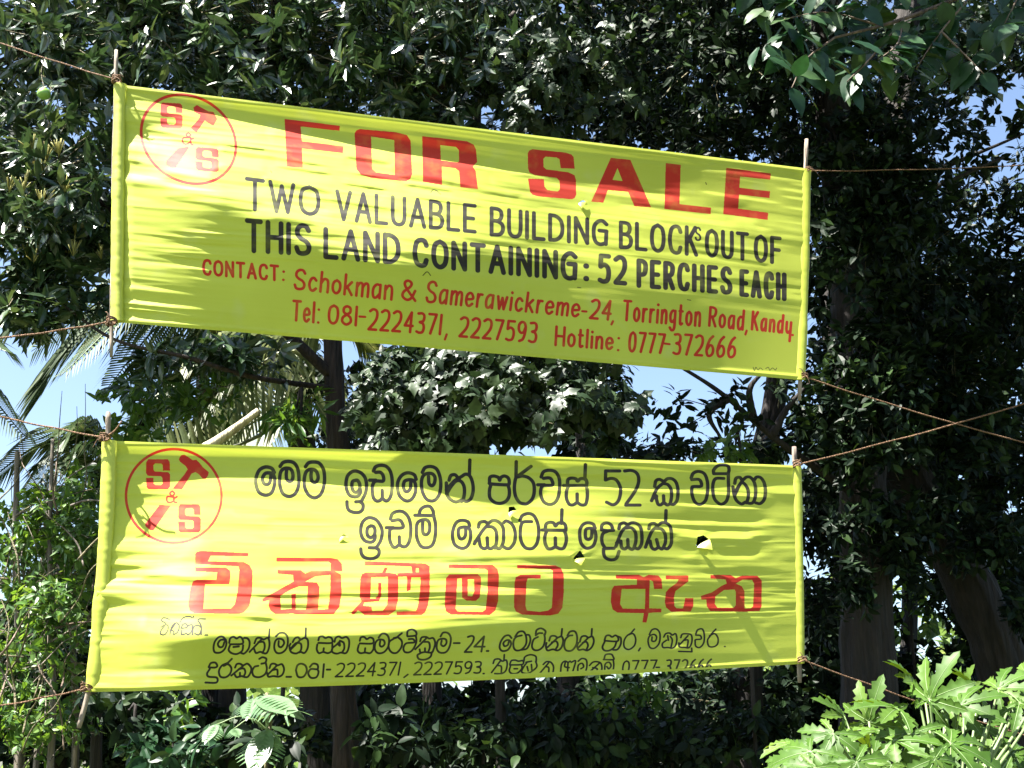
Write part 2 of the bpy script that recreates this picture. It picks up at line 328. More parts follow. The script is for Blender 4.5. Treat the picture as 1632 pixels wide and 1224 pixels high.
B.S(C1, 3.0, R_, ["778,630 803,655 778,682 753,655 778,630", "770,692 725,692 722,738 750,754 790,738 800,700 770,692", "790,692 800,745 826,752", "800,710 830,692"])
B.S(C2, 6.1, K_, ["385,268 350,215 270,198 190,240 148,340 150,440 190,530 275,565 350,530 385,440 390,350 365,290 320,275 265,285 230,350 250,410 290,425 325,400 338,340 340,290",
 "460,190 500,140 570,125 640,145 685,210 705,320 700,440 660,540 580,582 500,545 460,450 455,340 470,260 510,220 570,215 610,240 628,310 615,370 580,385 548,360 540,300 545,240",
 "790,195 830,145 900,133 970,150 1020,220 1038,320 1030,440 990,550 910,600 830,560 780,460 775,350 795,270 830,235 890,230 935,260 955,330 940,380 905,400 872,375 862,310 868,250"])
B.S(C3, 6.1, K_, ["187,240 150,255 142,310 160,360 195,370 225,335 225,280 205,245 187,240", "228,320 235,370 210,410 170,420 115,400 85,340 78,270 95,195 140,150 190,142 245,165 285,215 300,290 292,370 265,430 240,468 185,475",
 "238,480 262,505 258,555 225,586 170,590 115,570 92,530 88,475", "375,140 400,95 460,78 520,95 560,150 578,240 575,350 555,430 515,465 470,440 445,460 410,465 375,430 362,350 368,290 400,250 480,248 480,190 450,155 400,155",
 "l335,240 400,240", "l470,350 472,430", "838,230 815,180 745,160 680,190 640,260 638,340 665,420 735,465 795,440 830,370 832,300 815,250 770,235 715,250 700,305 715,355 745,362 775,330 780,270 785,245",
 "905,155 935,105 1000,92 1060,120 1095,200 1105,290 1090,390 1050,450 1000,465 945,440 905,360 895,270 910,200 950,170 1010,170 1042,210 1036,270 1010,300 978,275 972,200",
 "l1420,22 1415,185", "1195,240 1215,190 1260,182 1295,215 1330,200 1375,175 1420,195 1450,270 1455,360 1430,440 1385,470 1340,455 1310,465 1260,475 1200,440 1172,390 1165,270",
 "1168,390 1215,310 1270,250 1320,250 1355,300 1362,370 1350,440 1330,470", "1310,215 1250,250 1165,345",
 "345,735 312,760 305,810 320,850 355,860 385,830 392,780 375,742 345,735", "390,820 392,870 370,905 330,912 280,895 245,840 238,770 255,700 300,655 350,648 405,670 450,730 470,800 455,890 420,950 395,972 330,972",
 "405,975 435,1000 430,1050 385,1085 330,1092 275,1075 245,1035 238,985", "560,660 580,605 640,577 700,585 750,635 775,710 780,800 765,900 730,955 690,960 655,940 620,965 585,960 555,900 550,820 570,765 690,755 685,700 650,670 580,680",
 "l515,755 590,755", "l655,855 657,945", "l825,620 1030,625", "870,620 885,560 930,527 985,525 1020,570 1028,625 1048,720 1045,840 1015,940 950,972 890,955 850,880 840,790 850,710 890,675 950,670 982,710 982,790 950,830 915,815 908,750 910,690"])
B.S(C4, 6.1, K_, ["545,265 550,210 590,195 640,210 655,240 670,210 710,195 750,220 758,275 730,290 560,280 545,265", "560,290 545,350 550,430 600,480 660,492 720,470 755,420 760,350 745,290",
 "l835,40 832,200", "l995,90 860,190", "850,205 905,195 970,215 1020,270 1030,360 1010,440 960,490 920,497 870,480 830,420 815,340 820,260 835,195",
 "1105,205 1130,150 1190,132 1260,150 1300,220 1305,320 1290,420 1250,485 1190,503 1130,470 1100,390 1105,330 1130,298 1225,293 1220,240 1190,215 1130,220", "l1068,290 1140,290",
 "1390,280 1395,235 1430,218 1480,225 1500,250 1530,225 1580,225 1600,260 1597,298", "l1348,298 1597,298", "1400,305 1380,360 1380,440 1410,500 1450,508 1495,485 1540,508 1585,500 1603,440 1605,360 1595,300", "l1495,390 1495,485", "l1585,72 1578,230",
 "330,735 310,690 245,674 185,700 150,780 145,860 170,940 240,978 300,960 335,890 340,810 320,760 270,748 215,765 207,820 225,872 260,872 283,840 288,790 285,760",
 "425,750 440,700 490,687 530,705 580,677 640,690 690,750 698,850 688,930 650,983 600,960 560,983 520,970 490,983 450,960 435,900 430,870", "530,720 460,800 380,930", "520,745 580,750 618,800 622,900 605,975", "l520,865 525,960", "l388,905 430,870",
 "700,700 730,682 790,720 822,800 818,900 780,965 740,982 690,960", "875,680 900,625 970,602 1030,630 1070,720 1078,820 1060,920 1020,973 970,983 920,960 885,890 878,800 890,720 920,692 1000,690",
 "1150,760 1160,715 1200,697 1240,705 1260,735 1290,707 1340,702 1370,735 1372,780", "l1115,780 1370,785", "1165,790 1145,850 1147,920 1175,978 1215,983 1260,965 1310,983 1350,973 1375,910 1376,850 1358,790", "l1258,865 1260,960", "l1330,560 1325,710"])
B.S(C5, 6.0, K_, ["l715,168 533,168 530,285", "533,285 600,265 670,285 720,370 725,460 695,560 630,608 545,575", "780,168 870,162 940,200 963,280 945,370 890,470 800,595", "l795,612 978,612",
 "1170,370 1185,300 1230,277 1290,300 1340,268 1400,272 1450,320 1473,420 1463,540 1420,600 1370,598 1330,610 1290,580 1250,608 1215,600 1195,540 1190,490", "1280,330 1340,345 1380,400 1390,490 1375,590", "1290,320 1200,400 1130,555", "l1285,490 1290,590", "l1140,530 1195,500",
 "395,910 370,860 300,842 240,865 200,930 197,1030 215,1110 260,1163 310,1172 370,1140 402,1060 402,980 380,930 330,912 280,925 268,980 275,1040 310,1058 345,1030 355,960 350,920",
 "l635,940 560,945 485,935", "480,935 482,880 520,848 570,848 610,880 625,935", "560,950 500,980 482,1040 490,1110 520,1162", "l520,1172 640,1175",
 "705,920 720,865 770,842 820,865 870,842 930,850 985,900 1003,1000 1000,1110 960,1178 910,1170 870,1188 820,1160 780,1183 740,1160 730,1080", "820,880 740,960 665,1150", "800,910 870,910 920,970 925,1080 900,1170", "l820,1060 825,1160", "l675,1105 730,1080",
 "1095,920 1110,865 1160,848 1210,875 1260,842 1320,845 1370,890 1388,990 1385,1110 1340,1178 1290,1170 1260,1183 1220,1165 1170,1188 1130,1160 1110,1080", "1210,885 1130,960 1050,1160", "1190,915 1260,925 1305,990 1310,1090 1280,1170", "l1195,1060 1220,1160", "l1318,682 1312,840"])
B.S(R5, 6.0, K_, ["l105,22 20,25", "12,28 12,70 30,110 80,130 130,115 155,52"])
B.S(C6, 6.0, K_, ["605,235 630,180 690,158 760,185 795,270 800,380 775,500 710,548 650,520 615,430 615,350 640,337 722,332 720,280 690,252 612,255",
 "l1035,185 872,185", "872,185 872,140 920,92 980,82 1040,95 1053,140 1045,185 1045,280 1048,340 1045,430 1020,510 970,545 930,535 880,480 860,380 867,290 900,242 990,240",
 "1120,300 1135,240 1180,228 1210,260 1260,225 1310,232 1352,290 1368,380 1358,480 1330,530 1290,535 1250,520 1200,543 1140,500 1112,430 1098,340", "1210,270 1170,330 1120,440", "1120,410 1190,300 1230,300 1275,370 1280,460 1260,530", "1350,260 1380,225 1430,235 1470,300 1483,400 1468,490 1420,538 1370,530"])
B.P(R1, R_, ["210,160 220,140 240,128 280,122 790,145 785,182 380,175 350,235 650,240 740,243 800,275 835,340 830,560 800,720 740,790 690,805 200,800 150,770 135,700 160,520 190,450 230,435 440,435 450,355 215,345 210,300 540,300 590,335 595,400 580,485 320,485 300,750 600,745 640,700 670,560 690,330 680,290 210,265"])
B.P(R2, R_, ["275,125 870,132 940,145 985,190 990,275 860,275 865,190 840,172 275,170",
 "290,260 540,262 590,300 650,270 900,268 975,310 985,500 960,660 900,738 700,742 480,740 440,730 400,738 260,738 210,700 190,650 195,590 125,605 120,575 400,420 460,385 455,315 290,302"],
 ["700,330 860,315 858,500 835,685 728,690 745,450 715,395 590,388", "320,540 440,470 520,440 615,440 610,560 600,670 590,690 485,690 487,515 437,525 440,680 325,690"])
B.P(R3, R_, ["145,165 145,212 430,215 650,225 660,300 850,310 850,220 800,190", "360,235 395,235 370,295 330,295",
 "95,360 115,305 160,285 400,290 480,300 510,330 510,400 505,600 480,700 400,755 140,750 95,710 70,700 30,745 5,745 0,720 110,600 90,560",
 "500,295 600,290 850,300 850,500 830,650 800,720 760,752 490,752 490,712 700,705 720,650 745,480 750,340 650,340 640,480 600,495 605,345 500,330"],
 ["215,340 395,335 395,560 385,640 340,705 225,705 220,655 130,648 140,615 300,600 325,540 325,400 290,400 290,530 260,570 205,570", "700,240 730,240 730,285 700,285", "508,345 600,345 600,300 505,300"])
B.P(R3, R_, ["490,295 600,292 610,330 510,335", "1055,200 1530,205 1585,250 1600,330 1590,600 1560,700 1500,750 1080,745 1025,710 1010,650 1025,350 1060,310 1370,305 1405,340 1405,450 1390,560 1350,595 1250,595 1200,560 1195,350 1150,355 1130,680 1150,710 1420,715 1455,690 1475,500 1478,270 1450,250 1055,240"], ["1262,360 1330,360 1330,500 1310,545 1262,545"])
B.P(R4, R_, ["845,205 1260,212 1320,240 1350,310 1350,500 1335,670 1290,735 1200,755 900,745 830,710 810,660 815,400 830,340 880,315 1100,312 1100,355 960,352 945,400 935,650 950,700 1090,715 1180,700 1220,670 1230,500 1232,270 1200,250 845,245"])
B.P(R5, R_, ["125,270 340,268 385,290 430,268 520,275 550,310 558,400 480,400 470,330 440,315 435,580 550,583 548,618 430,622 410,712 372,710 385,625 140,620 95,590 78,520 85,410 110,370 320,360 320,310 125,303",
 "590,275 800,275 800,330 680,420 665,480 670,560 690,580 750,580 770,485 845,485 845,560 820,610 640,612 590,570 580,520 590,430 620,395 690,345 710,312 590,310",
 "1005,270 1190,270 1240,300 1300,275 1440,278 1480,320 1480,560 1460,605 1310,612 1000,605 970,560 965,500 920,500 915,465 1020,430 1110,370 1155,350 1145,312 1005,303"],
 ["180,400 400,400 395,585 190,582 165,540", "1240,350 1300,315 1390,315 1410,350 1400,560 1380,580 1320,580 1320,420 1295,375", "1050,470 1130,410 1230,405 1240,430 1240,550 1220,575 1070,575 1045,540"])
B.S(S1, 2.7, K_, ["100,165 115,145 150,148 175,160", "100,230 130,210 160,215 160,260 130,300 95,295 95,265 140,200 105,175", "180,295 195,230 235,190 265,215 255,270 215,300 215,270 190,260", "235,190 180,270",
 "275,180 300,145 350,130 385,140", "l400,130 398,138", "285,240 300,205 330,200 340,230 300,240 285,240", "285,260 290,300 330,290 350,300 380,270 385,210 340,220", "390,300 400,230 440,215 470,240 450,300 410,290", "440,170 450,155 510,155", "440,170 470,220 470,300", "l505,303 530,303"])
B.S(S1, 3.5, K_, ["700,350 670,320 630,325 595,370 585,430 600,465 650,465 690,430 705,375 690,350 650,350 625,385 640,415 670,410 685,370",
 "730,375 740,335 770,320 800,335 830,320 855,345 850,385 740,390", "740,395 725,440 750,470 800,480 850,450 860,400", "l770,415 820,410", "870,330 900,335 920,370 910,430 870,475 840,470",
 "965,380 985,335 1020,330 1050,345 1090,330 1105,380 1095,440 1070,475 1020,460 980,470 960,430", "1030,345 920,460", "1000,370 1050,370 1060,420 1040,470", "l1105,250 1100,330",
 "1165,315 1200,285 1250,290 1275,340 1265,420 1225,465 1175,470 1150,430 1155,370 1180,340 1225,345 1240,380 1215,415 1190,405 1190,360",
 "1320,370 1340,335 1370,325 1395,345 1430,330 1460,350 1460,420 1430,470 1390,460 1350,475 1305,460 1290,410 1300,385", "1390,350 1300,440", "1300,430 1350,380 1395,385 1400,430 1385,465", "l1443,240 1440,325",
 "540,600 560,565 600,560 620,590 600,605 545,605", "550,620 525,660 540,690 615,700 610,745 510,745", "755,525 710,570", "680,590 720,575 750,610 740,660 700,695 650,690 635,640 660,590 710,565",
 "785,605 800,575 830,570 860,585 900,570 935,610 925,660 895,695 840,685 800,695 775,660", "860,590 750,680", "820,620 865,615 880,650 865,690", "l830,655 830,690", "1010,525 1040,510 1075,525 1065,560 1030,570", "1070,560 1080,620 1060,670 1010,695 960,685 945,640 965,600 1000,590",
 "1105,610 1120,575 1150,570 1180,585 1220,575 1240,620 1225,670 1190,690 1140,685 1095,690 1080,650", "1170,590 1090,670", "1130,630 1175,625 1180,670", "l1262,692 1305,692",
 "1350,630 1365,585 1400,570 1440,590 1450,640 1420,690 1370,690 1350,630", "1480,600 1510,570 1550,580 1550,620 1490,620 1465,660 1490,700 1540,695 1560,650 1550,620", "l1610,575 1600,695"])
B.S(S2, 3.5, K_, ["160,235 170,205 200,200 225,215 255,205 285,220 280,260 160,260", "150,275 145,320 165,355 205,345 250,355 285,330 290,270", "l210,310 205,345",
 "310,250 320,215 350,200 380,215 420,205 445,240 440,310 415,355 370,350 330,360 290,345 290,310 330,275 355,250", "355,250 360,285 345,275", "360,240 395,260 400,310 380,350",
 "545,240 555,210 585,205 610,225 640,210 670,225 660,265 545,265", "535,280 525,330 550,355 595,350 640,355 670,320 675,275", "l595,310 590,350", "720,210 750,175 790,180 815,220 810,290 770,345 715,355 685,320 690,260 720,230 765,235 775,270 750,295 730,280 735,240",
 "l935,170 880,215", "860,215 900,210 935,245 930,300 890,350 845,350 815,310 820,250 880,210", "985,195 990,150 1030,135 1065,155 1065,190 990,200", "1000,225 1040,225 1050,255 975,265 950,310 965,345 1010,345 1045,310 1070,250 1065,190",
 "1105,245 1120,210 1160,205 1190,220 1225,215 1245,260 1230,320 1210,350 1150,345 1110,350 1100,320", "1160,220 1060,320", "1140,250 1185,255 1195,300 1180,345", "l1150,310 1150,345", "1110,355 1080,375 1095,410 1150,415 1200,390 1215,345",
 "1295,200 1320,165 1365,170 1390,215 1380,290 1345,345 1290,350 1260,315 1265,250 1290,225 1340,225 1350,260 1325,290 1300,275 1305,240", "l1418,262 1472,262", "l238,508 270,508"])
B.S(S3, 3.5, K_, ["150,205 185,195 205,210 190,260 120,345", "l120,345 185,345", "l275,340 300,200 210,295 305,295", "l325,335 340,335", "555,215 530,190 490,200 455,250 445,305 470,335 520,325 550,275 540,240 510,235 480,260 490,290 520,280 530,250",
 "590,200 620,160 665,155 690,200 690,270 650,320 600,330 575,300 575,240 600,205 650,190", "690,185 720,190 730,240 700,310 650,325", "780,175 790,140 830,125 870,150 865,185", "780,190 810,170 840,170", "800,205 760,230 745,290 765,325 810,325 850,290 865,230 860,180",
 "905,240 920,200 955,195 985,210 1020,200 1035,240 1020,300 985,330 940,320 890,330 875,295 880,260", "980,215 890,300", "930,255 970,245 985,280 965,320", "l1025,130 1018,200", "1075,190 1100,155 1145,155 1165,210 1155,280 1115,330 1065,330 1045,290 1055,230 1090,195 1120,190",
 "1190,250 1205,205 1240,195 1270,210 1305,200 1320,245 1300,300 1260,330 1220,320 1180,325 1165,290 1175,260", "1265,215 1180,300", "1215,260 1250,250 1265,285 1250,325", "l1302,130 1298,200",
 "1420,230 1435,195 1465,190 1490,205 1520,190 1545,210 1535,245 1420,240", "1420,250 1400,300 1420,330 1465,330 1510,300 1530,250", "1545,200 1570,215 1570,270 1540,320 1500,325"])
CL = 0.978
B.S(S3, 3.1, K_, ["l293,545 300,545", "385,450 400,415 440,410 470,430 505,420 515,460 500,520 460,545 400,545", "450,430 370,535", "430,470 460,480 460,540", "l488,370 485,420", "540,455 555,425 590,420 620,430 660,425 655,460 540,465", "545,475 535,520 560,545 610,540 650,500 650,470", "l580,500 610,500",
 "670,430 680,390 730,370 780,385 785,430", "l690,440 740,430", "700,440 670,480 650,530 700,545 750,520 790,480 780,430", "l700,480 710,520", "l740,460 745,520", "850,460 880,435 920,440 945,480 940,540", "900,445 820,540", "870,480 900,490 900,540",
 "1010,540 1020,460 1050,430 1080,440 1100,430", "1055,440 1050,480 1090,490", "1080,440 1075,540", "1110,440 1150,430 1120,540", "1175,430 1210,405 1250,420 1255,480 1240,540", "1170,540 1175,470 1210,450 1225,480 1200,500",
 "1280,470 1310,440 1350,435 1385,450 1395,500 1380,530", "1370,450 1280,530", "1310,490 1350,500 1340,530 1310,530", "1415,410 1430,370 1480,365 1500,390 1500,415 1410,415", "1420,540 1425,460 1460,440 1480,470 1460,500 1440,480", "1500,415 1505,470 1495,540"], CL)
B.S(S4, 3.1, K_, ["245,205 215,240", "195,250 235,240 255,280 245,330 205,360 170,345 165,300 185,260 220,235", "l290,350 278,370", "360,245 380,210 415,205 440,240 435,310 400,350 365,345 350,300 360,260 395,245 415,265 405,295 380,295 380,265",
 "470,265 485,240 515,235 535,250 560,240 570,280 560,330 535,350 500,345 465,345 460,315 490,290", "500,255 505,290", "520,260 535,290 525,345", "600,270 610,245 640,240 680,250 685,300 665,345 630,345 590,340 585,310", "655,255 590,325", "625,290 655,290 650,340", "l585,375 685,378 683,350",
 "715,240 730,210 765,205 780,250 775,310 745,345 715,335 710,300 715,285 755,280 750,255 715,250", "868,205 835,240", "820,255 860,240 885,275 880,320 850,340 815,335 805,290 830,250", "l936,338 938,338", "l412,497 436,497"])
B.text("2224371", 533, 637, 1056, 1054, 1080, 1077, 3.0, K_, slant=.15)
B.stroke([[650, 1075], [644, 1079.5]], 3, K_, False)
B.text("2227593", 658, 767, 1054, 1053, 1077, 1074, 3.0, K_, slant=.1)
B.text("0777", 990, 1046, 1052, 1050.5, 1076, 1074, 3.0, K_, slant=.1, clip=.984)
B.text("372666", 1059, 1134, 1050.5, 1049, 1074, 1072, 3.2, K_, slant=.1, clip=.990)

def cloth_mat(name, sh):
    im = bpy.data.images.new(name + '_paint', sh.W, sh.H, alpha=False, float_buffer=False); im.colorspace_settings.name = 'Non-Color'
    buf = np.ones((sh.H, sh.W, 4), np.float32); buf[..., :3] = sh.M[::-1]; im.pixels.foreach_set(buf.ravel()); im.update(); im.pack()
    m, n, l, b, out = new_mat(name)
    uv = n.new('ShaderNodeUVMap'); uv.uv_map = 'UVMap'; tx = n.new('ShaderNodeTexImage'); tx.image = im; tx.extension = 'EXTEND'
    l.new(uv.outputs[0], tx.inputs[0]); sep = n.new('ShaderNodeSeparateColor'); l.new(tx.outputs[0], sep.inputs[0])
    geo = n.new('ShaderNodeNewGeometry')
    no = n.new('ShaderNodeTexNoise'); no.inputs['Scale'].default_value = 1.6; no.inputs['Detail'].default_value = 4; l.new(geo.outputs['Position'], no.inputs['Vector'])
    base = ramp(n, [(0.35, (.425, .475, .055)), (0.62, (.475, .53, .068))]); l.new(no.outputs[0], base.inputs[0])
    # washed-out stains
    n2 = n.new('ShaderNodeTexNoise'); n2.inputs['Scale'].default_value = 5; n2.inputs['Detail'].default_value = 2; l.new(geo.outputs['Position'], n2.inputs['Vector'])
    r2 = ramp(n, [(0.62, (0, 0, 0)), (0.8, (.35, .35, .35))]); l.new(n2.outputs[0], r2.inputs[0])
    def mix(fac, a, bcol):
        x = n.new('ShaderNodeMix'); x.data_type = 'RGBA'; l.new(fac, x.inputs[0]); l.new(a, x.inputs[6])
        if isinstance(bcol, tuple): x.inputs[7].default_value = (*bcol, 1)
        else: l.new(bcol, x.inputs[7])
        return x.outputs[2]
    n3 = n.new('ShaderNodeTexNoise'); n3.inputs['Scale'].default_value = 9; n3.inputs['Detail'].default_value = 6; l.new(geo.outputs['Position'], n3.inputs['Vector'])
    mp = n.new('ShaderNodeMapRange'); mp.inputs[1].default_value = .25; mp.inputs[2].default_value = .48; mp.inputs[3].default_value = .84; mp.inputs[4].default_value = 1.0; l.new(n3.outputs[0], mp.inputs[0])
    def mul(a, bb):
        x = n.new('ShaderNodeMath'); x.operation = 'MULTIPLY'; l.new(a, x.inputs[0]); l.new(bb, x.inputs[1]); return x.outputs[0]
    c = mix(r2.outputs[0], base.outputs[0], (.46, .50, .22))
    c = mix(mul(sep.outputs[0], mp.outputs[0]), c, (.45, .024, .010)); c = mix(mul(sep.outputs[1], mp.outputs[0]), c, (.022, .019, .014)); c = mix(sep.outputs[2], c, (.05, .045, .01))
    l.new(c, b.inputs['Base Color']); b.inputs['Roughness'].default_value = 0.6; b.inputs['Specular IOR Level'].default_value = 0.22
    b.inputs['Sheen Weight'].default_value = 0.12
    wv = n.new('ShaderNodeTexWave'); wv.inputs['Scale'].default_value = 60; wv.bands_direction = 'Y'; wv.inputs['Distortion'].default_value = 3; l.new(uv.outputs[0], wv.inputs[0])
    n4 = n.new('ShaderNodeTexNoise'); n4.inputs['Scale'].default_value = 160; l.new(geo.outputs['Position'], n4.inputs['Vector'])
    bu = n.new('ShaderNodeBump'); bu.inputs['Strength'].default_value = 0.12; bu.inputs['Distance'].default_value = 0.003; l.new(n4.outputs[0], bu.inputs['Height']); l.new(bu.outputs[0], b.inputs['Normal'])
    tr = n.new('ShaderNodeBsdfTranslucent'); l.new(c, tr.inputs[0]); ms = n.new('ShaderNodeMixShader'); ms.inputs[0].default_value = 0.22
    l.new(b.outputs[0], ms.inputs[1]); l.new(tr.outputs[0], ms.inputs[2]); l.new(ms.outputs[0], out.inputs[0])
    return m
M_A = cloth_mat('yellow_cloth_upper', A); M_B = cloth_mat('yellow_cloth_lower', B)

# ------------------------------------------------------------------ banners
def build_banner(sh, Yfun, litfun, wrinkle, holes, mat, name, label, seed):
    NU, NV = 330, 250
    u1 = np.linspace(0, 1, NU + 1); v1 = np.linspace(0, 1, NV + 1); U, V = np.meshgrid(u1, v1)
    x, y = sh.px(U, V)
    for hp in holes:                                     # pull the grid onto the rim of each hole
        hp = np.array(hp, float); c = hp.mean(0); n = len(hp)
        best = np.full(x.shape, 1e9); bx = x.copy(); by = y.copy()
        for i in range(n):
            a = hp[i]; b = hp[(i + 1) % n]; d = b - a; t = np.clip(((x - a[0]) * d[0] + (y - a[1]) * d[1]) / d.dot(d), 0, 1)
            qx = a[0] + t * d[0]; qy = a[1] + t * d[1]; D = np.hypot(x - qx, y - qy); m = D < best
            best = np.where(m, D, best); bx = np.where(m, qx, bx); by = np.where(m, qy, by)
        m = best < 2.0; x = np.where(m, bx, x); y = np.where(m, by, y)
    # relief: slope field integrated down the cloth (m per unit v), then fine wrinkles
    S, St = litfun(U, V, x, y); dv = 1.0 / NV
    hs = np.cumsum(St, 0) * dv; K = 17; pad = np.concatenate([np.repeat(hs[:1], K, 0), hs, np.repeat(hs[-1:], K, 0)]); cs = np.cumsum(np.concatenate([np.zeros_like(hs[:1]), pad]), 0)
    hs = hs - (cs[2 * K + 1:] - cs[:-2 * K - 1]) / (2 * K + 1)
    h = np.cumsum(S, 0) * dv; lin = h[-1:, :] * V * 0.45; h = (h - lin)
    fx = sstep(-.02, .16, U) * sstep(-.02, .26, 1 - U); h = h * fx + hs
    wr = wrinkle(U, V, x, y)
    h = h + wr * (0.35 + 0.65 * sstep(0, .02, U) * sstep(0, .02, 1 - U))
    h = h + 0.006 * np.exp(-((V - .012) / .010) ** 2) + 0.005 * np.exp(-((V - .985) / .008) ** 2) - 0.003 * np.exp(-((V - .05) / .012) ** 2)
    Y = Yfun(U, V) - h
    P = at(x.ravel(), y.ravel(), Y.ravel())
    i, j = np.meshgrid(np.arange(NV), np.arange(NU), indexing='ij'); W = NU + 1
    F = np.stack([i * W + j, (i + 1) * W + j, (i + 1) * W + j + 1, i * W + j + 1], -1).reshape(-1, 4)
    cx = x.ravel()[F].mean(1); cy = y.ravel()[F].mean(1); keep = np.ones(len(F), bool)
    for hp in holes:
        hp = np.array(hp, float); ins = np.zeros(len(F), bool); n = len(hp)
        for k in range(n):
            ax, ay = hp[k]; bx_, by_ = hp[(k + 1) % n]
            if ay == by_: continue
            ins ^= ((ay > cy) != (by_ > cy)) & (cx < (bx_ - ax) * (cy - ay) / (by_ - ay) + ax)
        keep &= ~ins
    uv = np.stack([U.ravel(), 1 - V.ravel()], 1)
    root = empty(name, at(*sh.px(0.5, 1.0), float(Yfun(0.5, 1.0))), label, 'banner', 'yellow land sale banners strung on ropes')
    me = mesh_np('cloth', P, F[keep], mat, True, uv); child('cloth', me, root)
    return root, Y
def noise_set(U, V, spec, warp=0.0, seed=0):
    o = 0
    VV = V + warp * vnoise(U * 3, V * 2, seed + 77)
    for k, (fu, fv, a) in enumerate(spec):
        n = vnoise(U * fu + 13.7 * k, VV * fv + 5.1 * k, seed + k); o = o + a * (1 - 2 * np.abs(n)) if k % 2 else o + a * n
    return o
YA = lambda U, V: (6.25 + 0.90 * U)
YB = lambda U, V: (5.95 + 1.08 * U)
def streaks(U, V, fu, fv, seed, lo, hi): return sstep(lo, hi, vnoise(U * fu + 3, V * fv - U * fv * .10, seed)) * (.4 + .6 * sstep(-.3, .4, vnoise(U * 3 + 9, V * 4, seed + 5)))
def litA(U, V, x, y):
    c = .07 + .17 * U 
    bd = .37 + .25 * sstep(.08, .42, U) + .025 * vnoise(U * 4, V * 0, 6)
    lit = sstep(c - .06, c + .02, V) * (1 - sstep(bd - .10, bd + .10, V)) * (1 - .72 * sstep(.40, .66, U)) * sstep(.0, .03, U)
    tr = np.exp(-((V - bd) / .10) ** 2) * (1 - sstep(.5, .8, U))
    S = -.27 + .08 * sstep(.4, .8, U) + 1.25 * lit
    T = -.95 * lit * np.maximum(streaks(U, V, 6, 26, 51, .22, .5), streaks(U, V, 11, 60, 52, .3, .55))
    T = T + tr * (.9 * streaks(U, V, 6, 34, 53, .15, .45) - .5 * streaks(U, V, 7, 40, 54, .1, .4))
    T = T + .9 * streaks(U, V, 5, 44, 55, .3, .6) * np.exp(-((U - .02) / .11) ** 2) * sstep(.45, .6, V)
    T = T + .28 * streaks(U, V, 9, 60, 56, .25, .55) * sstep(.4, .55, U) * (1 - sstep(.5, .75, V))
    return S + .06 * vnoise(U * 5 + 3, V * 8 - U * 2, 5), T
def wrA(U, V, x, y):
    am = (0.12 + 0.88 * (1 - sstep(.25, .7, U))) * (1 - .88 * sstep(.55, .75, V) * sstep(.03, .2, U))
    w = noise_set(U, V - .03 * U, [(5, 24, .0075), (9, 44, .0042), (6, 80, .0014), (16, 110, .0007)], .02, 31) * am * (.25 + .75 * sstep(-.35, .45, vnoise(U * 5 + 2, V * 6, 41)))
    tl = np.exp(-((U - .09) / .05) ** 2) * np.exp(-((V - .5) / .5) ** 2)
    w = w + .0022 * vnoise(U * 14, V * 38, 90) * np.exp(-(U / .10) ** 2) * sstep(.35, .8, V)
    w = w + .0012 * vnoise(U * 10, V * 60, 93) * np.exp(-((U - .75) / .06) ** 2) * (V < .5)
    return w
def litB(U, V, x, y):
    low = .775 - .03 * sstep(.3, .8, U) + .015 * vnoise(U * 6, V * 0, 14) 
    edge = sstep(low - .02, low + .03, V) * (1 - .5 * sstep(.6, .9, U))
    lit = sstep(.045, .17, V + .03 * vnoise(U * 5, V * 0 + 1, 16)) * (1 - edge) * (1 - .78 * sstep(.42, .78, U + .08 * vnoise(U * 3, V * 5, 17)))
    str_ = np.exp(-((V - .93 - .02 * U) / .012) ** 2) * (1 - sstep(.10, .27, U)) + .8 * np.exp(-((V - .965) / .007) ** 2) * (1 - sstep(.15, .3, U))
    str_ = str_ + .9 * np.exp(-((V - (.93 - .075 * sstep(.55, 1., U))) / .014) ** 2) * sstep(.5, .6, U) * (1 - sstep(.78, .85, U))
    S = -.28 + .08 * sstep(.5, .9, U) + 1.2 * lit + 1.3 * str_
    mid = .35 + .65 * np.exp(-((V - .62) / .14) ** 2)
    T = -.95 * lit * mid * np.maximum(streaks(U, V, 5, 22, 71, .1, .4), streaks(U, V, 10, 52, 72, .2, .5))
    T = T + .8 * streaks(U, V, 3, 50, 73, .1, .5) * (1 - sstep(.14, .2, V)) * sstep(.03, .06, V) * (1 - .6 * U)
    T = T + .5 * streaks(U, V, 8, 48, 74, .15, .5) * sstep(.4, .6, U) * (1 - sstep(.93, .97, U))
    T = T + .9 * streaks(U, V, 8, 60, 75, .2, .5) * np.exp(-(U / .06) ** 2) * sstep(.4, .6, V)
    return S + .08 * vnoise(U * 4 + 1, V * 7, 15), T
def wrB(U, V, x, y):
    am = .4 + .5 * np.exp(-((V - .62) / .16) ** 2) + .6 * np.exp(-((V - .06) / .05) ** 2) * (1 - .6 * U)
    am = am * (1 - .7 * sstep(.82, .9, V)) * (1 - .6 * sstep(.7, .9, U))
    w = noise_set(U, V + .03 * U * sstep(.5, .9, V), [(5, 20, .0080), (8, 38, .0042), (6, 76, .0016), (14, 120, .0007)], .02, 61) * am * (.25 + .75 * sstep(-.35, .45, vnoise(U * 4 + 7, V * 6, 43)))
    w = w + .0016 * vnoise(U * 12, V * 50, 97) * np.exp(-(U / .10) ** 2)
    # radial puckers round the torn places
    for hx, hy in ((1121, 862), (922, 886), (806, 812)):
        r = np.hypot((x - hx), (y - hy)); th = np.arctan2(y - hy, x - hx)
        w = w + .0016 * np.sin(th * 5 + hx + 2 * vnoise(x / 30, y / 30, 9)) * np.exp(-(r / 40) ** 2) * sstep(4, 14, r)
    return w
holesA = [[(921, 324), (929, 318.5), (934, 322), (925, 328)]]
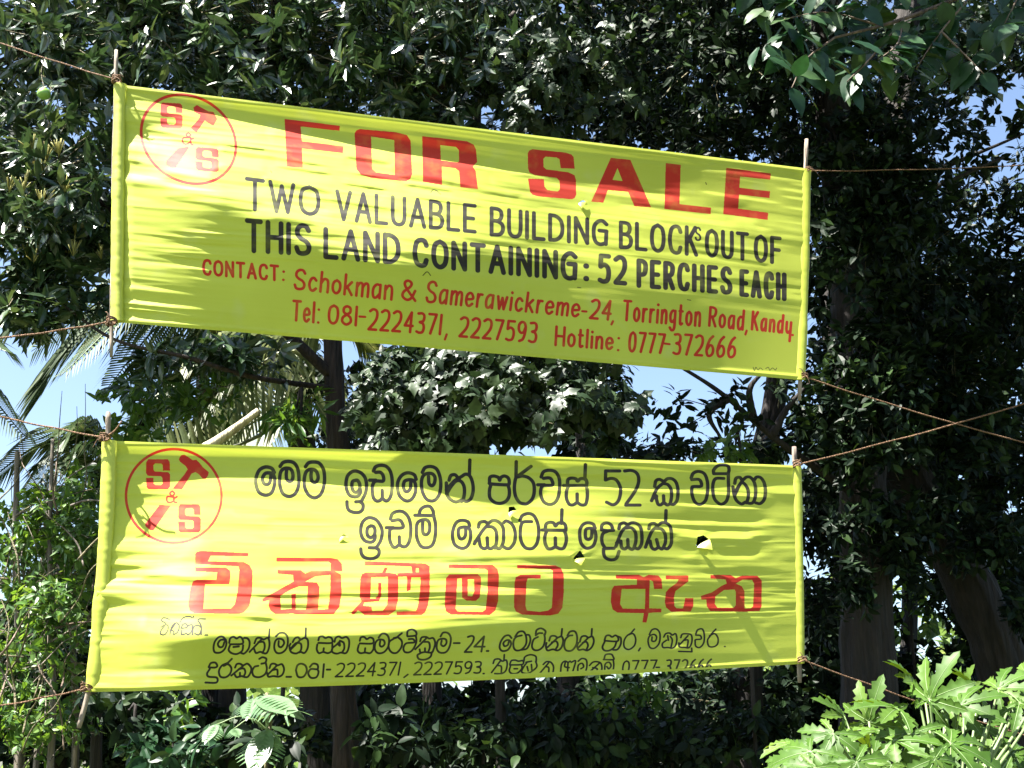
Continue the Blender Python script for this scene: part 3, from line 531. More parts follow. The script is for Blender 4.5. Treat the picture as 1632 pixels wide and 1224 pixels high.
holesB = [[(1111.7, 855.4), (1121, 853), (1130.5, 859.4), (1109, 871.5)], [(911.8, 892), (924.3, 876.6), (932.4, 889)], [(810, 817), (811, 808), (819, 807), (823, 813)],
          [(542, 856), (548, 851), (553, 854), (546, 859)]]
bannerA, YYA = build_banner(A, YA, litA, wrA, holesA, M_A, 'banner', 'upper yellow cloth banner with FOR SALE in big red capitals', 1)
bannerB, YYB = build_banner(B, YB, litB, wrB, holesB, M_B, 'banner', 'lower yellow cloth banner lettered in red and black Sinhala script', 2)
# torn flaps folding outward under the holes
m_fl, n_, l_, b_, o_ = new_mat('plain_yellow_cloth'); b_.inputs['Base Color'].default_value = (.45, .50, .062, 1); b_.inputs['Roughness'].default_value = .45
t_ = n_.new('ShaderNodeBsdfTranslucent'); t_.inputs[0].default_value = (.45, .50, .062, 1); x_ = n_.new('ShaderNodeMixShader'); x_.inputs[0].default_value = .22
l_.new(b_.outputs[0], x_.inputs[1]); l_.new(t_.outputs[0], x_.inputs[2]); l_.new(x_.outputs[0], o_.inputs[0])
def flap(root, a, b, tip, Y, out, nm='torn_flap'):
    sh, YY = (A, YYA) if root is bannerA else (B, YYB); q = sh.inv(np.array([[(a[0] + b[0]) / 2, max(a[1], b[1]) + 2.]]))[0]; Y = float(YY[int(q[1] / sh.H * 250), int(q[0] / sh.W * 330)]) - .002
    a = at(*a, Y); b = at(*b, Y); t = at(*tip, Y) + np.array([0, -out, 0])
    R = 5; V = []; 
    for r in range(R + 1):
        f = r / R; p = a + (t - a) * f; q = b + (t - b) * f
        p = p + np.array([0, -.25 * out * math.sin(f * math.pi), 0]); q = q + np.array([0, -.25 * out * math.sin(f * math.pi), 0])
        V += [p, (p + q) / 2 + np.array([0, -.006 * (1 - f), .003 * (1 - f)]), q]
    F = []
    for r in range(R):
        for c in range(2): F.append([r * 3 + c, r * 3 + c + 1, r * 3 + c + 4, r * 3 + c + 3])
    child(nm, mesh_np(nm, np.array(V), np.array(F), m_fl), root)
flap(bannerB, (1109, 872), (1131, 859), (1134, 878), 6.80, .035)
flap(bannerB, (911.5, 892.5), (932.6, 889), (926, 902), 6.62, .03)
flap(bannerB, (911.5, 892), (924, 876.6), (902, 887), 6.62, .012)
flap(bannerB, (810, 817.5), (823, 813), (813, 829), 6.52, .02)
flap(bannerB, (542, 856.5), (553, 854), (541, 868), 6.28, .018)
flap(bannerA, (921, 324.5), (934, 322), (927, 335), 6.87, .018)

# sleeves (hem wrapped round the pole), poles, knots, ropes
def line3(p0, Y0, p1, Y1, n): 
    a = at(*p0, Y0); b = at(*p1, Y1); return a + (b - a) * np.linspace(0, 1, n)[:, None]
def pole(p0, Y0, p1, Y1, r, label, mid=()):
    P = smooth_path([at(*p, Y0) for p in (p0, *mid, p1)], 8) if mid else line3(p0, Y0, p1, Y1, 24); n = len(P)
    rs = np.random.RandomState(int(p0[0])); P = P + .006 * np.stack([vnoise(np.linspace(0, 5, n), np.zeros(n), 3 + int(p0[1])), np.zeros(n), np.zeros(n)], 1)
    rad = r * (1 + .10 * vnoise(np.linspace(0, 9, n), np.ones(n), 8)); rad[0] *= .8; rad[-1] *= .8
    root = P[0] if P[0][2] < P[-1][2] else P[-1]
    V, F = tube([(P, rad)], 12, .06); o = obj('pole', mesh_np('pole', V - root, F, M_POLE), None, label, 'pole', 'wooden poles spreading the banner ends'); o.location = root
    return o
pole((186, 80), 6.25, (176, 569), 6.25, .0115, 'thin wooden pole inside the left hem of the upper banner')
pole((1286, 222), 7.168, (1275, 638), 7.168, .014, 'grey wooden pole inside the right hem of the upper banner')
pole((172, 657), 5.95, (124, 1160), 5.95, .013, 'thin wooden pole inside the left hem of the lower banner', ((170, 740), (166, 860), (156, 980), (144, 1080)))
pole((1266, 712), 7.05, (1275, 1088), 7.05, .015, 'grey wooden pole inside the right hem of the lower banner')
def sleeve(root, sh, Yf, side, wpx, seed):
    NV, NA = 200, 12; V = []; v = np.linspace(0.002, .998, NV)
    for k in range(NV):
        u = 0 if side < 0 else 1; x, y = sh.px(float(u), v[k]); Y = float(Yf(u, v[k]))
        wm = wpx / FPX * Y / CP * .5
        puck = vnoise(np.array([v[k] * 55.]), np.array([seed * 1.]), seed)[0] * (.0016 if side < 0 else .0006) + vnoise(np.array([v[k] * 9.]), np.array([1.]), seed + 1)[0] * .003
        c = at(x - side * wpx * .34, y, Y)
        for a in np.arange(NA) * 2 * math.pi / NA:
            V.append(c + np.array([math.cos(a) * (wm + puck), -math.sin(a) * ((.024 if side < 0 else .011) + puck * .7) - .0, 0]))
    V = np.array(V); i, j = np.meshgrid(np.arange(NV - 1), np.arange(NA), indexing='ij'); j2 = (j + 1) % NA
    F = np.stack([i * NA + j, i * NA + j2, (i + 1) * NA + j2, (i + 1) * NA + j], -1).reshape(-1, 4)
    child('sleeve', mesh_np('sleeve', V, F, m_fl), root)
sleeve(bannerA, A, YA, -1, 22, 3); sleeve(bannerA, A, YA, 1, 18, 4); sleeve(bannerB, B, YB, -1, 24, 5); sleeve(bannerB, B, YB, 1, 15, 6)

def rope(p0, Y0, p1, Y1, r, sag, label, knot=True, tail=None):
    r = r * .8
    a = at(*p0, Y0); b = at(*p1, Y1); L = np.linalg.norm(b - a); n = int(L / .012) + 8
    t = np.linspace(0, 1, n); C = a + (b - a) * t[:, None]; C[:, 2] -= sag * 4 * t * (1 - t)
    C += .004 * np.stack([0 * t, vnoise(t * 9, t * 0, 4), vnoise(t * 12, t * 0 + 2, 9)], 1)
    T = (b - a) / L; n1 = np.cross(T, [0, 0, 1.]); n1 /= np.linalg.norm(n1); n2 = np.cross(T, n1)
    paths = []
    for k in range(3):
        ph = t * L * 2 * math.pi / .05 + k * 2 * math.pi / 3
        paths.append((C + r * .5 * (np.cos(ph)[:, None] * n1 + np.sin(ph)[:, None] * n2), np.full(n, r * .58)))
    V, F = tube(paths, 5)
    root = empty('rope', b, label, 'rope', 'coir ropes tied to the banner poles')
    child('strands', mesh_np('strands', V, F, M_ROPE), root)
    if knot:
        kp = []; rs = np.random.RandomState(int(p1[0]) + int(p1[1]))
        for q in range(3):
            th = np.linspace(0, 2 * math.pi * 1.1, 16); off = np.array([0, 0, (q - 1) * r * 1.7]); tl = rs.randn() * .25
            kp.append((b + off + np.stack([np.cos(th) * .026, np.sin(th) * .026, np.cos(th + q) * .008 * (1 + tl)], 1), np.full(16, r * .9)))
        for q in range(2):
            e = b + np.array([rs.uniform(-.05, .06), -.03, rs.uniform(-.07, .05)])
            kp.append((smooth_path([b + [0, -.028, 0], (b + e) / 2 + [0, -.02, .012], e], 5), np.linspace(r * .7, r * .25, 11)))
        V, F = tube(kp, 6); child('knot', mesh_np('knot', V, F, M_ROPE), root)
    if tail is not None:
        e = at(*tail, Y1 - .05); V, F = tube([(smooth_path([b, (b + e) / 2 + [.012, -.01, -.01], e], 6), np.linspace(r, r * .8, 13))], 6)
        child('loose_end', mesh_np('loose_end', V, F, M_ROPE), root)
        for q in range(1): pass
    return root
rope((-260, -30), 6.6, (186, 127), 6.22, .0062, .03, 'rope running up left from the top left corner of the upper banner')
rope((-260, 552), 6.2, (178, 512), 6.2, .0075, .04, 'rope tied at the bottom left corner of the upper banner')
rope((-260, 590), 6.1, (167, 697), 5.9, .006, .03, 'rope tied at the top left corner of the lower banner with a loose frayed end', tail=(194, 671))
rope((-260, 1135), 6.1, (138, 1096), 5.9, .0055, .05, 'rope leaving the bottom left corner of the lower banner over the thicket')
rope((2000, 232), 7.5, (1289, 272), 7.16, .005, .05, 'reddish rope running right from the top right corner of the upper banner')
rope((2000, 792), 7.6, (1281, 600), 7.16, .0062, .05, 'rope sloping down right from the bottom right corner of the upper banner')
rope((2000, 520), 7.3, (1271, 740), 7.0, .0062, .05, 'rope sloping up right from the top right corner of the lower banner')
rope((1900, 1240), 7.6, (1279, 1051), 7.0, .0055, .05, 'rope sloping down right from the bottom right corner of the lower banner')

# ================================================================== vegetation
NRM = lambda a: a / (np.linalg.norm(a, axis=-1, keepdims=True) + 1e-9)
# leaf templates: axis +Y (length 1), blade in X, up +Z
def lt_simple(wd=.17, fold=.05, droop=.12, tipw=.5):
    V = np.array([[0, 0, 0], [-wd, .33, fold], [0, .36, 0], [wd, .33, fold], [-wd * .82, .66, fold - droop * .5], [0, .7, -droop * .5], [wd * .82, .66, fold - droop * .5], [0, 1, -droop]])
    F = np.array([[0, 2, 1], [0, 3, 2], [1, 2, 5], [1, 5, 4], [2, 3, 6], [2, 6, 5], [4, 5, 7], [5, 6, 7]]); return V, F
def lt_small(wd=.26):
    V = np.array([[0, 0, 0], [-wd, .45, .06], [0, 1, -.08], [wd, .45, .06]]); F = np.array([[0, 2, 1], [0, 3, 2]]); return V, F
def lt_lobed():
    o = [(0, 0), (-.22, -.08), (-.46, .10), (-.34, .30), (-.50, .52), (-.22, .56), (0, 1.0), (.22, .56), (.50, .52), (.34, .30), (.46, .10), (.22, -.08)]
    V = [[0, .32, 0]] + [[x, y, .10 * abs(x) - .12 * max(0, y - .4)] for x, y in o]; n = len(o)
    F = [[0, 1 + (i + 1) % n, 1 + i] for i in range(n)]; return np.array(V), np.array(F)
def lt_lobefine():
    st = [0, .06, .16, .26, .38, .50, .60, .74, .88, 1.0]; hw = [.02, .20, .40, .33, .27, .40, .30, .17, .08, 0]; V = []; F = []
    for a, h in zip(st, hw):
        z = -.38 * a * a
        for c in (-1, -.5, 0, .5, 1): V.append([c * h, a + (.07 if abs(c) == 1 and h > .36 else 0), z + .09 * abs(c) * h / .4 - .10 * (abs(c) == 1) * (h > .3)])
    for k in range(len(st) - 1):
        for c in range(4): i = k * 5 + c; F.append([i, i + 1, i + 6, i + 5])
    return np.array(V), np.array(F)
def lt_fine(wd=.2, droop=.22):
    """big close leaf: 7 stations, folded midrib, arched"""
    t = np.linspace(0, 1, 8); V = []; F = []
    for k, a in enumerate(t):
        w_ = wd * (math.sin(math.pi * min(1, a ** .72)) ** .85 if 0 < a < 1 else .0) + (.004 if a == 0 else 0)
        z = -droop * a * a; wob = .012 * math.sin(a * 19)
        V += [[-w_, a, z + .10 * w_ / wd * .3 + wob], [-w_ * .5, a, z + .012], [0, a, z - .012], [w_ * .5, a, z + .012], [w_, a, z + .03 - wob]]
    for k in range(7):
        for c in range(4): i = k * 5 + c; F.append([i, i + 1, i + 6, i + 5])
    return np.array(V), np.array(F)
def frames(d, up):
    y = NRM(d); x = NRM(np.cross(y, up)); z = np.cross(x, y); return np.stack([x, y, z], -1)   # columns
def leaf_mesh(name, tpl, P, M, S, mat, smooth=False):
    V0, F0 = tpl; n = len(P)
    V = np.einsum('nij,vj->nvi', M, V0) * S[:, None, None] + P[:, None, :]
    F = (F0[None] + (np.arange(n) * len(V0))[:, None, None]).reshape(-1, F0.shape[1])
    return mesh_np(name, V.reshape(-1, 3), F, mat, smooth)
def leaf_objects(root, tpl_me, P, M, S, nm='leaf'):
    base = np.array(root.location)
    for p, m, s in zip(P, M, S):
        o = bpy.data.objects.new(nm, tpl_me); sc.collection.objects.link(o); o.parent = root
        mw = Matrix(np.vstack([np.hstack([m * s, (p - base)[:, None]]), [0, 0, 0, 1]]).tolist()); o.matrix_basis = mw
def sample_blobs(blobs, rs, dens=1.0):
    """blobs: (px,py,Y,rx_px,ry_px,depth_m,n) -> cluster centres + blob centres"""
    C, O = [], []
    for (px, py, Y, rx, ry, dz, n) in blobs:
        n = max(1, int(n * dens)); v = rs.randn(n, 3); v = v / np.linalg.norm(v, axis=1)[:, None] * (rs.rand(n, 1) ** (1 / 2.2))
        C.append(at(px + v[:, 0] * rx, py + v[:, 1] * ry, Y + v[:, 2] * dz)); O.append(np.repeat(at(px, py, Y + .3 * dz)[None], n, 0))
    return np.concatenate(C), np.concatenate(O)
def whorls(C, O, k, rs, size, droop=.35, updir=.3, spread=.05, jit=.3):
    """k leaves round each twig tip"""
    n = len(C); ax = NRM(NRM(C - O + 1e-3) * .5 + rs.randn(n, 3) * .5 + [0, 0, updir])
    P, D, U, S = [], [], [], []
    for q in range(k):
        r = rs.randn(n, 3); r -= ax * (r * ax).sum(1)[:, None]; r = NRM(r); lift = rs.uniform(-.25, .8, (n, 1))
        d = NRM(r + ax * lift - np.array([0, 0, droop]) * rs.uniform(.2, 1.3, (n, 1)))
        P.append(C + ax * rs.uniform(-spread * 2, spread, (n, 1)) + r * .01); D.append(d); U.append(NRM(ax + np.array([0, 0, .8]) + rs.randn(n, 3) * jit)); S.append(size * rs.uniform(.62, 1.2, n))
    return np.concatenate(P), np.concatenate(D), np.concatenate(U), np.concatenate(S), ax
BAN = [(150, 120, 1300, 620), (130, 690, 1290, 1110)]
def pick_visible(P, S, n):
    x, y, f = proj(P); vis = (x > -10) & (x < 1642) & (y > -10) & (y < 1234) & (f > 0)
    yt = 134 + (x - 184) * .122; yb = 513 + (x - 179) * .0845; vis &= ~((x > 185) & (x < 1285) & (y > yt) & (y < yb))
    yt = 702 + (x - 166) * .036; yb = 1103 - (x - 139) * .0395; vis &= ~((x > 160) & (x < 1275) & (y > yt) & (y < yb))
    key = np.where(vis, f, 1e9); idx = np.argsort(key)[:n]; return idx[key[idx] < 1e8]
def foliage(root, tpl, P, D, U, S, mat, nobj, rs, nm='leaf', fine=None):
    M = frames(D, U); big = pick_visible(P, S, nobj) if nobj else np.array([], int)
    if len(big):
        V0, F0 = fine or tpl; me = mesh_np(nm, V0, F0, mat, True); leaf_objects(root, me, P[big], M[big], S[big], nm)
    rest = np.setdiff1d(np.arange(len(P)), big)
    if len(rest): child('foliage', leaf_mesh('foliage', tpl, P[rest], M[rest], S[rest], mat), root, 'stuff')
def twigs(root, C, O, r, rs, frac=.6, mat=None, nm='twigs', lmax=.8):
    paths = []
    for c, o in zip(C, O):
        if rs.rand() > frac: continue
        d = o - c; L = np.linalg.norm(d) + 1e-6; d = d / L * min(L, lmax)
        m = c + d * .5 + rs.randn(3) * .04 * min(L, 1); paths.append((np.array([c, m, c + d]), np.array([r * .5, r, r * 1.5])))
    if paths: V, F = tube(paths, 3, cap=False); child(nm, mesh_np(nm, V, F, mat or M_TWIG), root, 'stuff')
def limb(root, pts_, r0, r1, mat, nm='branch', rough=.12, seg=10, seed=3):
    P = smooth_path([at(*p) if len(p) == 3 else np.array(p[:3]) for p in pts_], 8); R = np.linspace(r0, r1, len(P))
    V, F = tube([(P, R)], seg, rough, seed); child(nm, mesh_np(nm, V, F, mat), root)
def ground_xy(px, Y): return (px - 816) / FPX * Y / CP
GZ = -0.4
def trunk(root, pts_, r0, r1, mat, seed=3, rough=.16, seg=14):
    limb(root, pts_, r0, r1, mat, 'trunk', rough, seg, seed)

rs = np.random.RandomState(11)
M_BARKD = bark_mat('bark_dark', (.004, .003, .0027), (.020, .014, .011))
# leaf materials (shade put into the darkest colours, sunlight into the lightest)
L_MANGO = leaf_mat('mango_leaf', (.025, .055, .022), (.04, .085, .03), (.10, .15, .05), .30, .12, .75)
L_DARK = leaf_mat('forest_leaf', (.006, .014, .007), (.012, .026, .012), (.035, .07, .018), .5, .10, .13)  # far darker than real leaves, forest shade put into the colour
L_BIG = leaf_mat('overhang_leaf', (.014, .046, .020), (.022, .064, .026), (.05, .10, .025), .42, .14, .25)
L_IVY = leaf_mat('lobed_leaf', (.012, .03, .012), (.022, .045, .018), (.05, .09, .03), .46, .12, .35)
L_PAP = leaf_mat('papaya_leaf', (.05, .115, .014), (.07, .145, .02), (.11, .19, .03), .5, .2, .2)
L_GREEN = leaf_mat('sun_tinted_leaf', (.03, .075, .016), (.055, .12, .022), (.12, .20, .045), .42, .3, .35, k=1.0)  # kept lighter than the other leaves, sunlight put into the colour
L_PALM = leaf_mat('palm_leaf', (.035, .07, .028), (.07, .12, .04), (.12, .15, .06), .5, .10, .25)
L_MON = leaf_mat('split_leaf', (.10, .20, .09), (.14, .25, .12), (.18, .3, .15), .34, .25, .6)
M_RIB, n_, l_, b_, o_ = new_mat('leaf_rib'); b_.inputs['Base Color'].default_value = (.13, .19, .07, 1); b_.inputs['Roughness'].default_value = .5
M_FLOW = leaf_mat('flower_spray', (.30, .30, .08), (.40, .38, .12), (.5, .48, .2), .6, .2, .2)
M_FRUIT, n_, l_, b_, o_ = new_mat('green_fruit'); b_.inputs['Base Color'].default_value = (.17, .32, .06, 1); b_.inputs['Roughness'].default_value = .35

# ---- ground
gn = 60; gx = np.linspace(-1, 1, gn); gx = np.sign(gx) * np.abs(gx) ** 2.5 * 900; GX, GY = np.meshgrid(gx, gx + 8)
GZZ = GZ + .35 * vnoise(GX * .11 + 5, GY * .11, 3) * np.clip(np.abs(GX) / 3 + np.abs(GY - 2) / 6, 0, 1)
i, j = np.meshgrid(np.arange(gn - 1), np.arange(gn - 1), indexing='ij')
gF = np.stack([i * gn + j, i * gn + j + 1, (i + 1) * gn + j + 1, (i + 1) * gn + j], -1).reshape(-1, 4)
m, n, l, b, out = new_mat('forest_floor'); no = n.new('ShaderNodeTexNoise'); no.inputs['Scale'].default_value = 2.5; no.inputs['Detail'].default_value = 8
gp = n.new('ShaderNodeNewGeometry'); l.new(gp.outputs['Position'], no.inputs['Vector']); r = ramp(n, [(.35, (.05, .035, .02)), (.6, (.05, .08, .02))]); l.new(no.outputs[0], r.inputs[0]); l.new(r.outputs[0], b.inputs['Base Color']); b.inputs['Roughness'].default_value = .95
obj('ground', mesh_np('ground', np.stack([GX.ravel(), GY.ravel(), GZZ.ravel()], 1), gF, m), kind='structure')

def tree_root(name, px, Y, label, cat='tree', group=None):
    return empty(name, (ground_xy(px, Y), Y, GZ), label, cat, group)
def tree_pt(px, Y, z): return (ground_xy(px, Y), Y, z)
class W3(tuple): pass
def at_world(p): return np.array(p)
_old_at = at

# ---- A. mango-like tree, sunlit, upper left and top centre
t = tree_root('mango_tree', 548, 9.6, 'sunlit mango tree with glossy leaves and yellow flower sprays filling the upper left')
P0 = np.array(tree_pt(548, 9.6, GZ - .2))
def trunk_path(root, px_pts, Yb, r0, r1, mat, seed=3, seg=14, rough=.16):
    """photo points from low to high, continued straight down to the ground"""
    P = [at(*p) for p in px_pts]; b0 = P[0].copy(); b0[2] = GZ - .2; b0[0] += (P[0][0] - P[1][0]) * .3; P = [b0] + P
    P = smooth_path(P, 26); R = np.linspace(r0, r1, len(P)) ; k = np.linspace(0, 1, len(P)); R = R * (1 + .5 * np.exp(-k * 14)); seg = max(seg * 3, 24)
    V, F = tube([(P, R)], seg, 0, seed); m_ = len(P) * seg; an = np.tile(np.arange(seg), len(P)) / seg * 2 * math.pi; zz = np.repeat(P[:, 2], seg); ctr = np.repeat(P, seg, 0)
    rid = .09 * (1 - 2 * np.abs(vnoise(np.cos(an) * 4 + 9, np.sin(an) * 4 + zz * 1.3, seed))) + .10 * vnoise(np.cos(an) * 1.2 + 5, np.sin(an) * 1.2 + zz * .9, seed + 1) + .05 * vnoise(an * 6, zz * 6, seed + 2)
    V[:m_] = ctr + (V[:m_] - ctr) * (1 + rid * rough * 5)[:, None]; child('trunk', mesh_np('trunk', V, F, mat), root)
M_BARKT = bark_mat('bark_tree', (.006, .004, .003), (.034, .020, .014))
trunk_path(t, [(552, 1240, 9.6), (545, 1080, 9.6), (548, 850, 9.6), (535, 640, 9.6), (520, 420, 9.5), (470, 200, 9.4), (430, -60, 9.6)], 9.6, .11, .05, M_BARKT, 5, 14, .3)
limb(t, [(530, 600, 9.6), (420, 500, 9.2), (250, 380, 9.0), (60, 260, 8.9), (-120, 180, 9.0)], .05, .02, M_BARKT)
limb(t, [(520, 420, 9.5), (600, 250, 9.3), (720, 120, 9.2), (820, 20, 9.4)], .05, .02, M_BARKT)
limb(t, [(535, 620, 9.6), (400, 600, 8.9), (300, 570, 8.6), (180, 540, 8.5), (80, 470, 8.5)], .025, .008, M_BARKT)
blobs = [(60, 60, 9.0, 190, 140, .9, 95), (60, 290, 8.8, 150, 140, .8, 85), (250, 40, 9.0, 190, 120, .9, 90), (430, 60, 9.1, 190, 130, .9, 90), (620, 90, 9.2, 190, 120, .8, 85), (740, 60, 9.5, 150, 150, .8, 60),
         (120, 400, 8.8, 110, 60, .5, 30), (40, 470, 8.7, 70, 60, .4, 20), (70, 520, 8.6, 45, 30, .2, 5), (380, 170, 8.8, 120, 70, .5, 22), (180, -150, 9.3, 330, 150, 1.1, 130), (560, -140, 9.4, 330, 150, 1.1, 130), (-150, 200, 9, 130, 300, 1, 70), (350, 280, 9.4, 260, 160, .7, 70), (650, 230, 9.6, 180, 90, .7, 40), (140, 480, 8.6, 50, 30, .2, 6),
         (320, 565, 9.0, 100, 35, .5, 15), (400, 570, 9.1, 50, 30, .5, 6), (240, 590, 8.8, 50, 35, .4, 8), (150, 370, 9.2, 100, 60, .5, 20)]
C, O = sample_blobs(blobs, rs, 1.7); P, D, U, S, ax = whorls(C, O, 11, rs, .185, .30, .35)
foliage(t, lt_simple(.17, .05, .14), P, D, U, S, L_MANGO, 300, rs, fine=lt_fine(.17, .16)); twigs(t, C, O, .006, rs, .7)
# flower sprays
fx, fy, ff = proj(C + ax * .1); fv = (ff < 9.4) & (fx > 0) & (fx < 720) & (fy > 0) & (fy < 420); idx = np.where(fv)[0]; rs.shuffle(idx)
for q in idx[:26]:
    paths = []; c = C[q] + np.array([0, -.03, .02])
    for k in range(14):
        d = NRM(ax[q] * .4 + [0, -.2, .9] + rs.randn(3) * .35); s0 = c + np.array([0, 0, 1]) * .03 * rs.rand(); L = rs.uniform(.06, .15)
        paths.append((np.array([s0, s0 + d * L * .6, s0 + d * L]), np.array([.002, .004, .0035])))
    V, F = tube(paths, 4); child('flower_spray', mesh_np('flower_spray', V, F, M_FLOW), t)
# green fruit
th, ph = np.meshgrid(np.linspace(0, math.pi, 14), np.linspace(0, 2 * math.pi, 18, endpoint=False), indexing='ij')
fr = np.stack([.052 * np.sin(th) * np.cos(ph), .05 * np.sin(th) * np.sin(ph), .046 * np.cos(th) * (1 + .1 * np.cos(th))], -1).reshape(-1, 3) + at(70, 150, 8.15)
i, j = np.meshgrid(np.arange(13), np.arange(18), indexing='ij'); fF = np.stack([i * 18 + j, (i + 1) * 18 + j, (i + 1) * 18 + (j + 1) % 18, i * 18 + (j + 1) % 18], -1).reshape(-1, 4)
child('fruit', mesh_np('fruit', fr, fF, M_FRUIT), t)
V, F = tube([(smooth_path([at(70, 140, 8.15), at(66, 110, 8.3), at(80, 80, 8.6)], 6), .003)], 5); child('fruit_stalk', mesh_np('fruit_stalk', V, F, M_TWIG), t)

# ---- B. lobed-leaf climber on a dark tree, centre between the banners
t = tree_root('climbing_vine', 800, 8.9, 'grey green climber with lobed leaves between the two banners at the centre', 'vine')
trunk_path(t, [(800, 1240, 9.3), (790, 900, 9.3), (770, 640, 9.2), (800, 400, 9.2), (840, 100, 9.3)], 9.3, .04, .03, M_BARKD, 9, 8)
blobs = [(640, 620, 8.6, 80, 60, .4, 30), (760, 640, 8.5, 140, 70, .5, 75), (870, 640, 8.6, 110, 75, .5, 44), (990, 655, 8.9, 60, 40, .3, 12), (590, 660, 8.7, 40, 50, .3, 8), (700, 700, 8.5, 120, 40, .4, 40), (960, 660, 8.9, 60, 60, .4, 18), (850, 110, 9.0, 110, 110, .5, 70), (820, 560, 8.9, 200, 50, .5, 60), (620, 720, 8.7, 70, 30, .3, 10), (950, 120, 9.4, 90, 90, .4, 30)]
C, O = sample_blobs(blobs, rs, 1.6); P, D, U, S, ax = whorls(C, O, 9, rs, .125, .75, -.1, .06, .35)
U = NRM(U + np.array([0, -.9, 0])); foliage(t, lt_lobefine(), P, D, U, S, L_IVY, 300, rs); twigs(t, C, O, .005, rs, .5)

# ---- C. dark forest trees on the right
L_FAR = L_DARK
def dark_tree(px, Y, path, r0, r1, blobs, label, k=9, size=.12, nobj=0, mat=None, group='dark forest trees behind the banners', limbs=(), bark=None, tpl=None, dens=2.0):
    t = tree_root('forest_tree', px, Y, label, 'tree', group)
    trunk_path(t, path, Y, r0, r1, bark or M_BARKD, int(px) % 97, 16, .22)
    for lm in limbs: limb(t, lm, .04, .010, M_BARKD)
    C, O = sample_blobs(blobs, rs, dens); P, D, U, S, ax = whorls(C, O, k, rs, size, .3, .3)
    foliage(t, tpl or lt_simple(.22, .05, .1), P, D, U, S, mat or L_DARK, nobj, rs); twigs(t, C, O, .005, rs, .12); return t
dark_tree(1385, 10.2, [(1392, 1240, 10.2), (1385, 1080, 10.2), (1378, 900, 10.2), (1372, 700, 10.2), (1350, 400, 10.2), (1320, 100, 10.2), (1310, -200, 10.2)], .24, .13,
  [(1150, 60, 10, 200, 170, 1.0, 260), (1400, 200, 10.3, 220, 170, 1.0, 200), (1420, 450, 10.6, 170, 170, .8, 210), (1350, 640, 10.8, 110, 120, .6, 110), (1180, 230, 10.3, 160, 90, .7, 70), (1300, -200, 9.5, 350, 160, 1.5, 420), (1330, 820, 10.9, 70, 90, .4, 50), (1380, 330, 9.5, 110, 160, .35, 150), (1390, 640, 9.6, 100, 150, .3, 150), (1400, 830, 9.7, 80, 50, .25, 30), (1360, 930, 9.6, 40, 50, .2, 14), (1450, 880, 9.8, 50, 60, .3, 22)],
  'thick dark forest tree with a sunlit patch of bark right of the lower banner', limbs=[[(1350, 400, 10.2), (1450, 320, 10), (1600, 250, 9.8)], [(1380, 800, 10.2), (1300, 745, 9.9), (1230, 695, 9.7), (1160, 635, 9.6), (1110, 600, 9.5), (1040, 560, 9.5)], [(1160, 635, 9.6), (1130, 660, 9.5), (1150, 700, 9.5)], [(1230, 695, 9.7), (1255, 650, 9.7), (1290, 610, 9.6)], [(1200, 668, 9.65), (1195, 620, 9.5), (1220, 590, 9.5)]])
dark_tree(1560, 11.0, [(1640, 1240, 11), (1600, 1060, 11), (1520, 880, 11), (1440, 740, 11), (1400, 560, 11.2), (1420, 300, 11.4), (1450, 0, 11.4)], .24, .14,
  [(1530, 640, 10.4, 110, 140, .35, 130), (1570, 860, 10.3, 80, 60, .3, 36), (1500, 800, 10.3, 50, 50, .3, 18), (1630, 960, 10.3, 40, 60, .3, 16), (1560, 480, 11.5, 120, 120, .8, 130), (1590, 760, 11.5, 80, 110, .6, 70), (1600, 60, 11.4, 130, 90, .8, 60), (1600, 300, 11.4, 110, 60, .6, 34), (1480, 700, 12, 110, 120, .7, 90), (1500, 940, 12.4, 60, 60, .4, 20), (1700, 400, 11, 100, 500, 1, 200)],
  'dark leaning forest tree at the right edge of the photo', limbs=[[(1420, 300, 11.4), (1520, 260, 11), (1640, 210, 11)]])
dark_tree(1010, 11.5, [(900, 1240, 11.5), (905, 1100, 11.5), (930, 800, 11.5), (940, 500, 11.5), (990, 200, 11.5), (1080, -150, 11.5)], .11, .07,
  [(980, 60, 11.5, 140, 150, .9, 150), (1030, 200, 11.2, 170, 70, .7, 110), (860, 260, 11, 130, 80, .7, 60), (920, 600, 11, 90, 50, .5, 50), (1060, 720, 11.2, 120, 30, .5, 24), (1140, 650, 9.5, 100, 40, .3, 9), (1240, 650, 9.6, 50, 50, .3, 3), (860, -160, 10.5, 320, 160, 1.3, 240), (1200, 715, 11, 90, 30, .5, 18), (980, 725, 11.5, 120, 35, .5, 16)],
  'slimmer dark forest tree behind the centre right of the banners')
dark_tree(1230, 12.5, [(1180, 1240, 12.5), (1190, 1100, 12.5), (1200, 800, 12.5), (1240, 600, 12.5), (1260, 200, 12.5)], .19, .1,
  [(1250, 100, 12.6, 130, 160, .8, 90), (1300, 330, 12.4, 80, 130, .6, 70), (1150, 1120, 12.4, 130, 70, .7, 60), (1125, 862, 10.5, 40, 35, .3, 14), (922, 884, 10.5, 40, 30, .3, 12), (810, 812, 10.5, 30, 25, .3, 8), (1310, 960, 12.6, 50, 110, .4, 30), (1500, 30, 12.6, 150, 110, .7, 70)],
  'dark forest tree trunk showing under the lower banner near its right end')
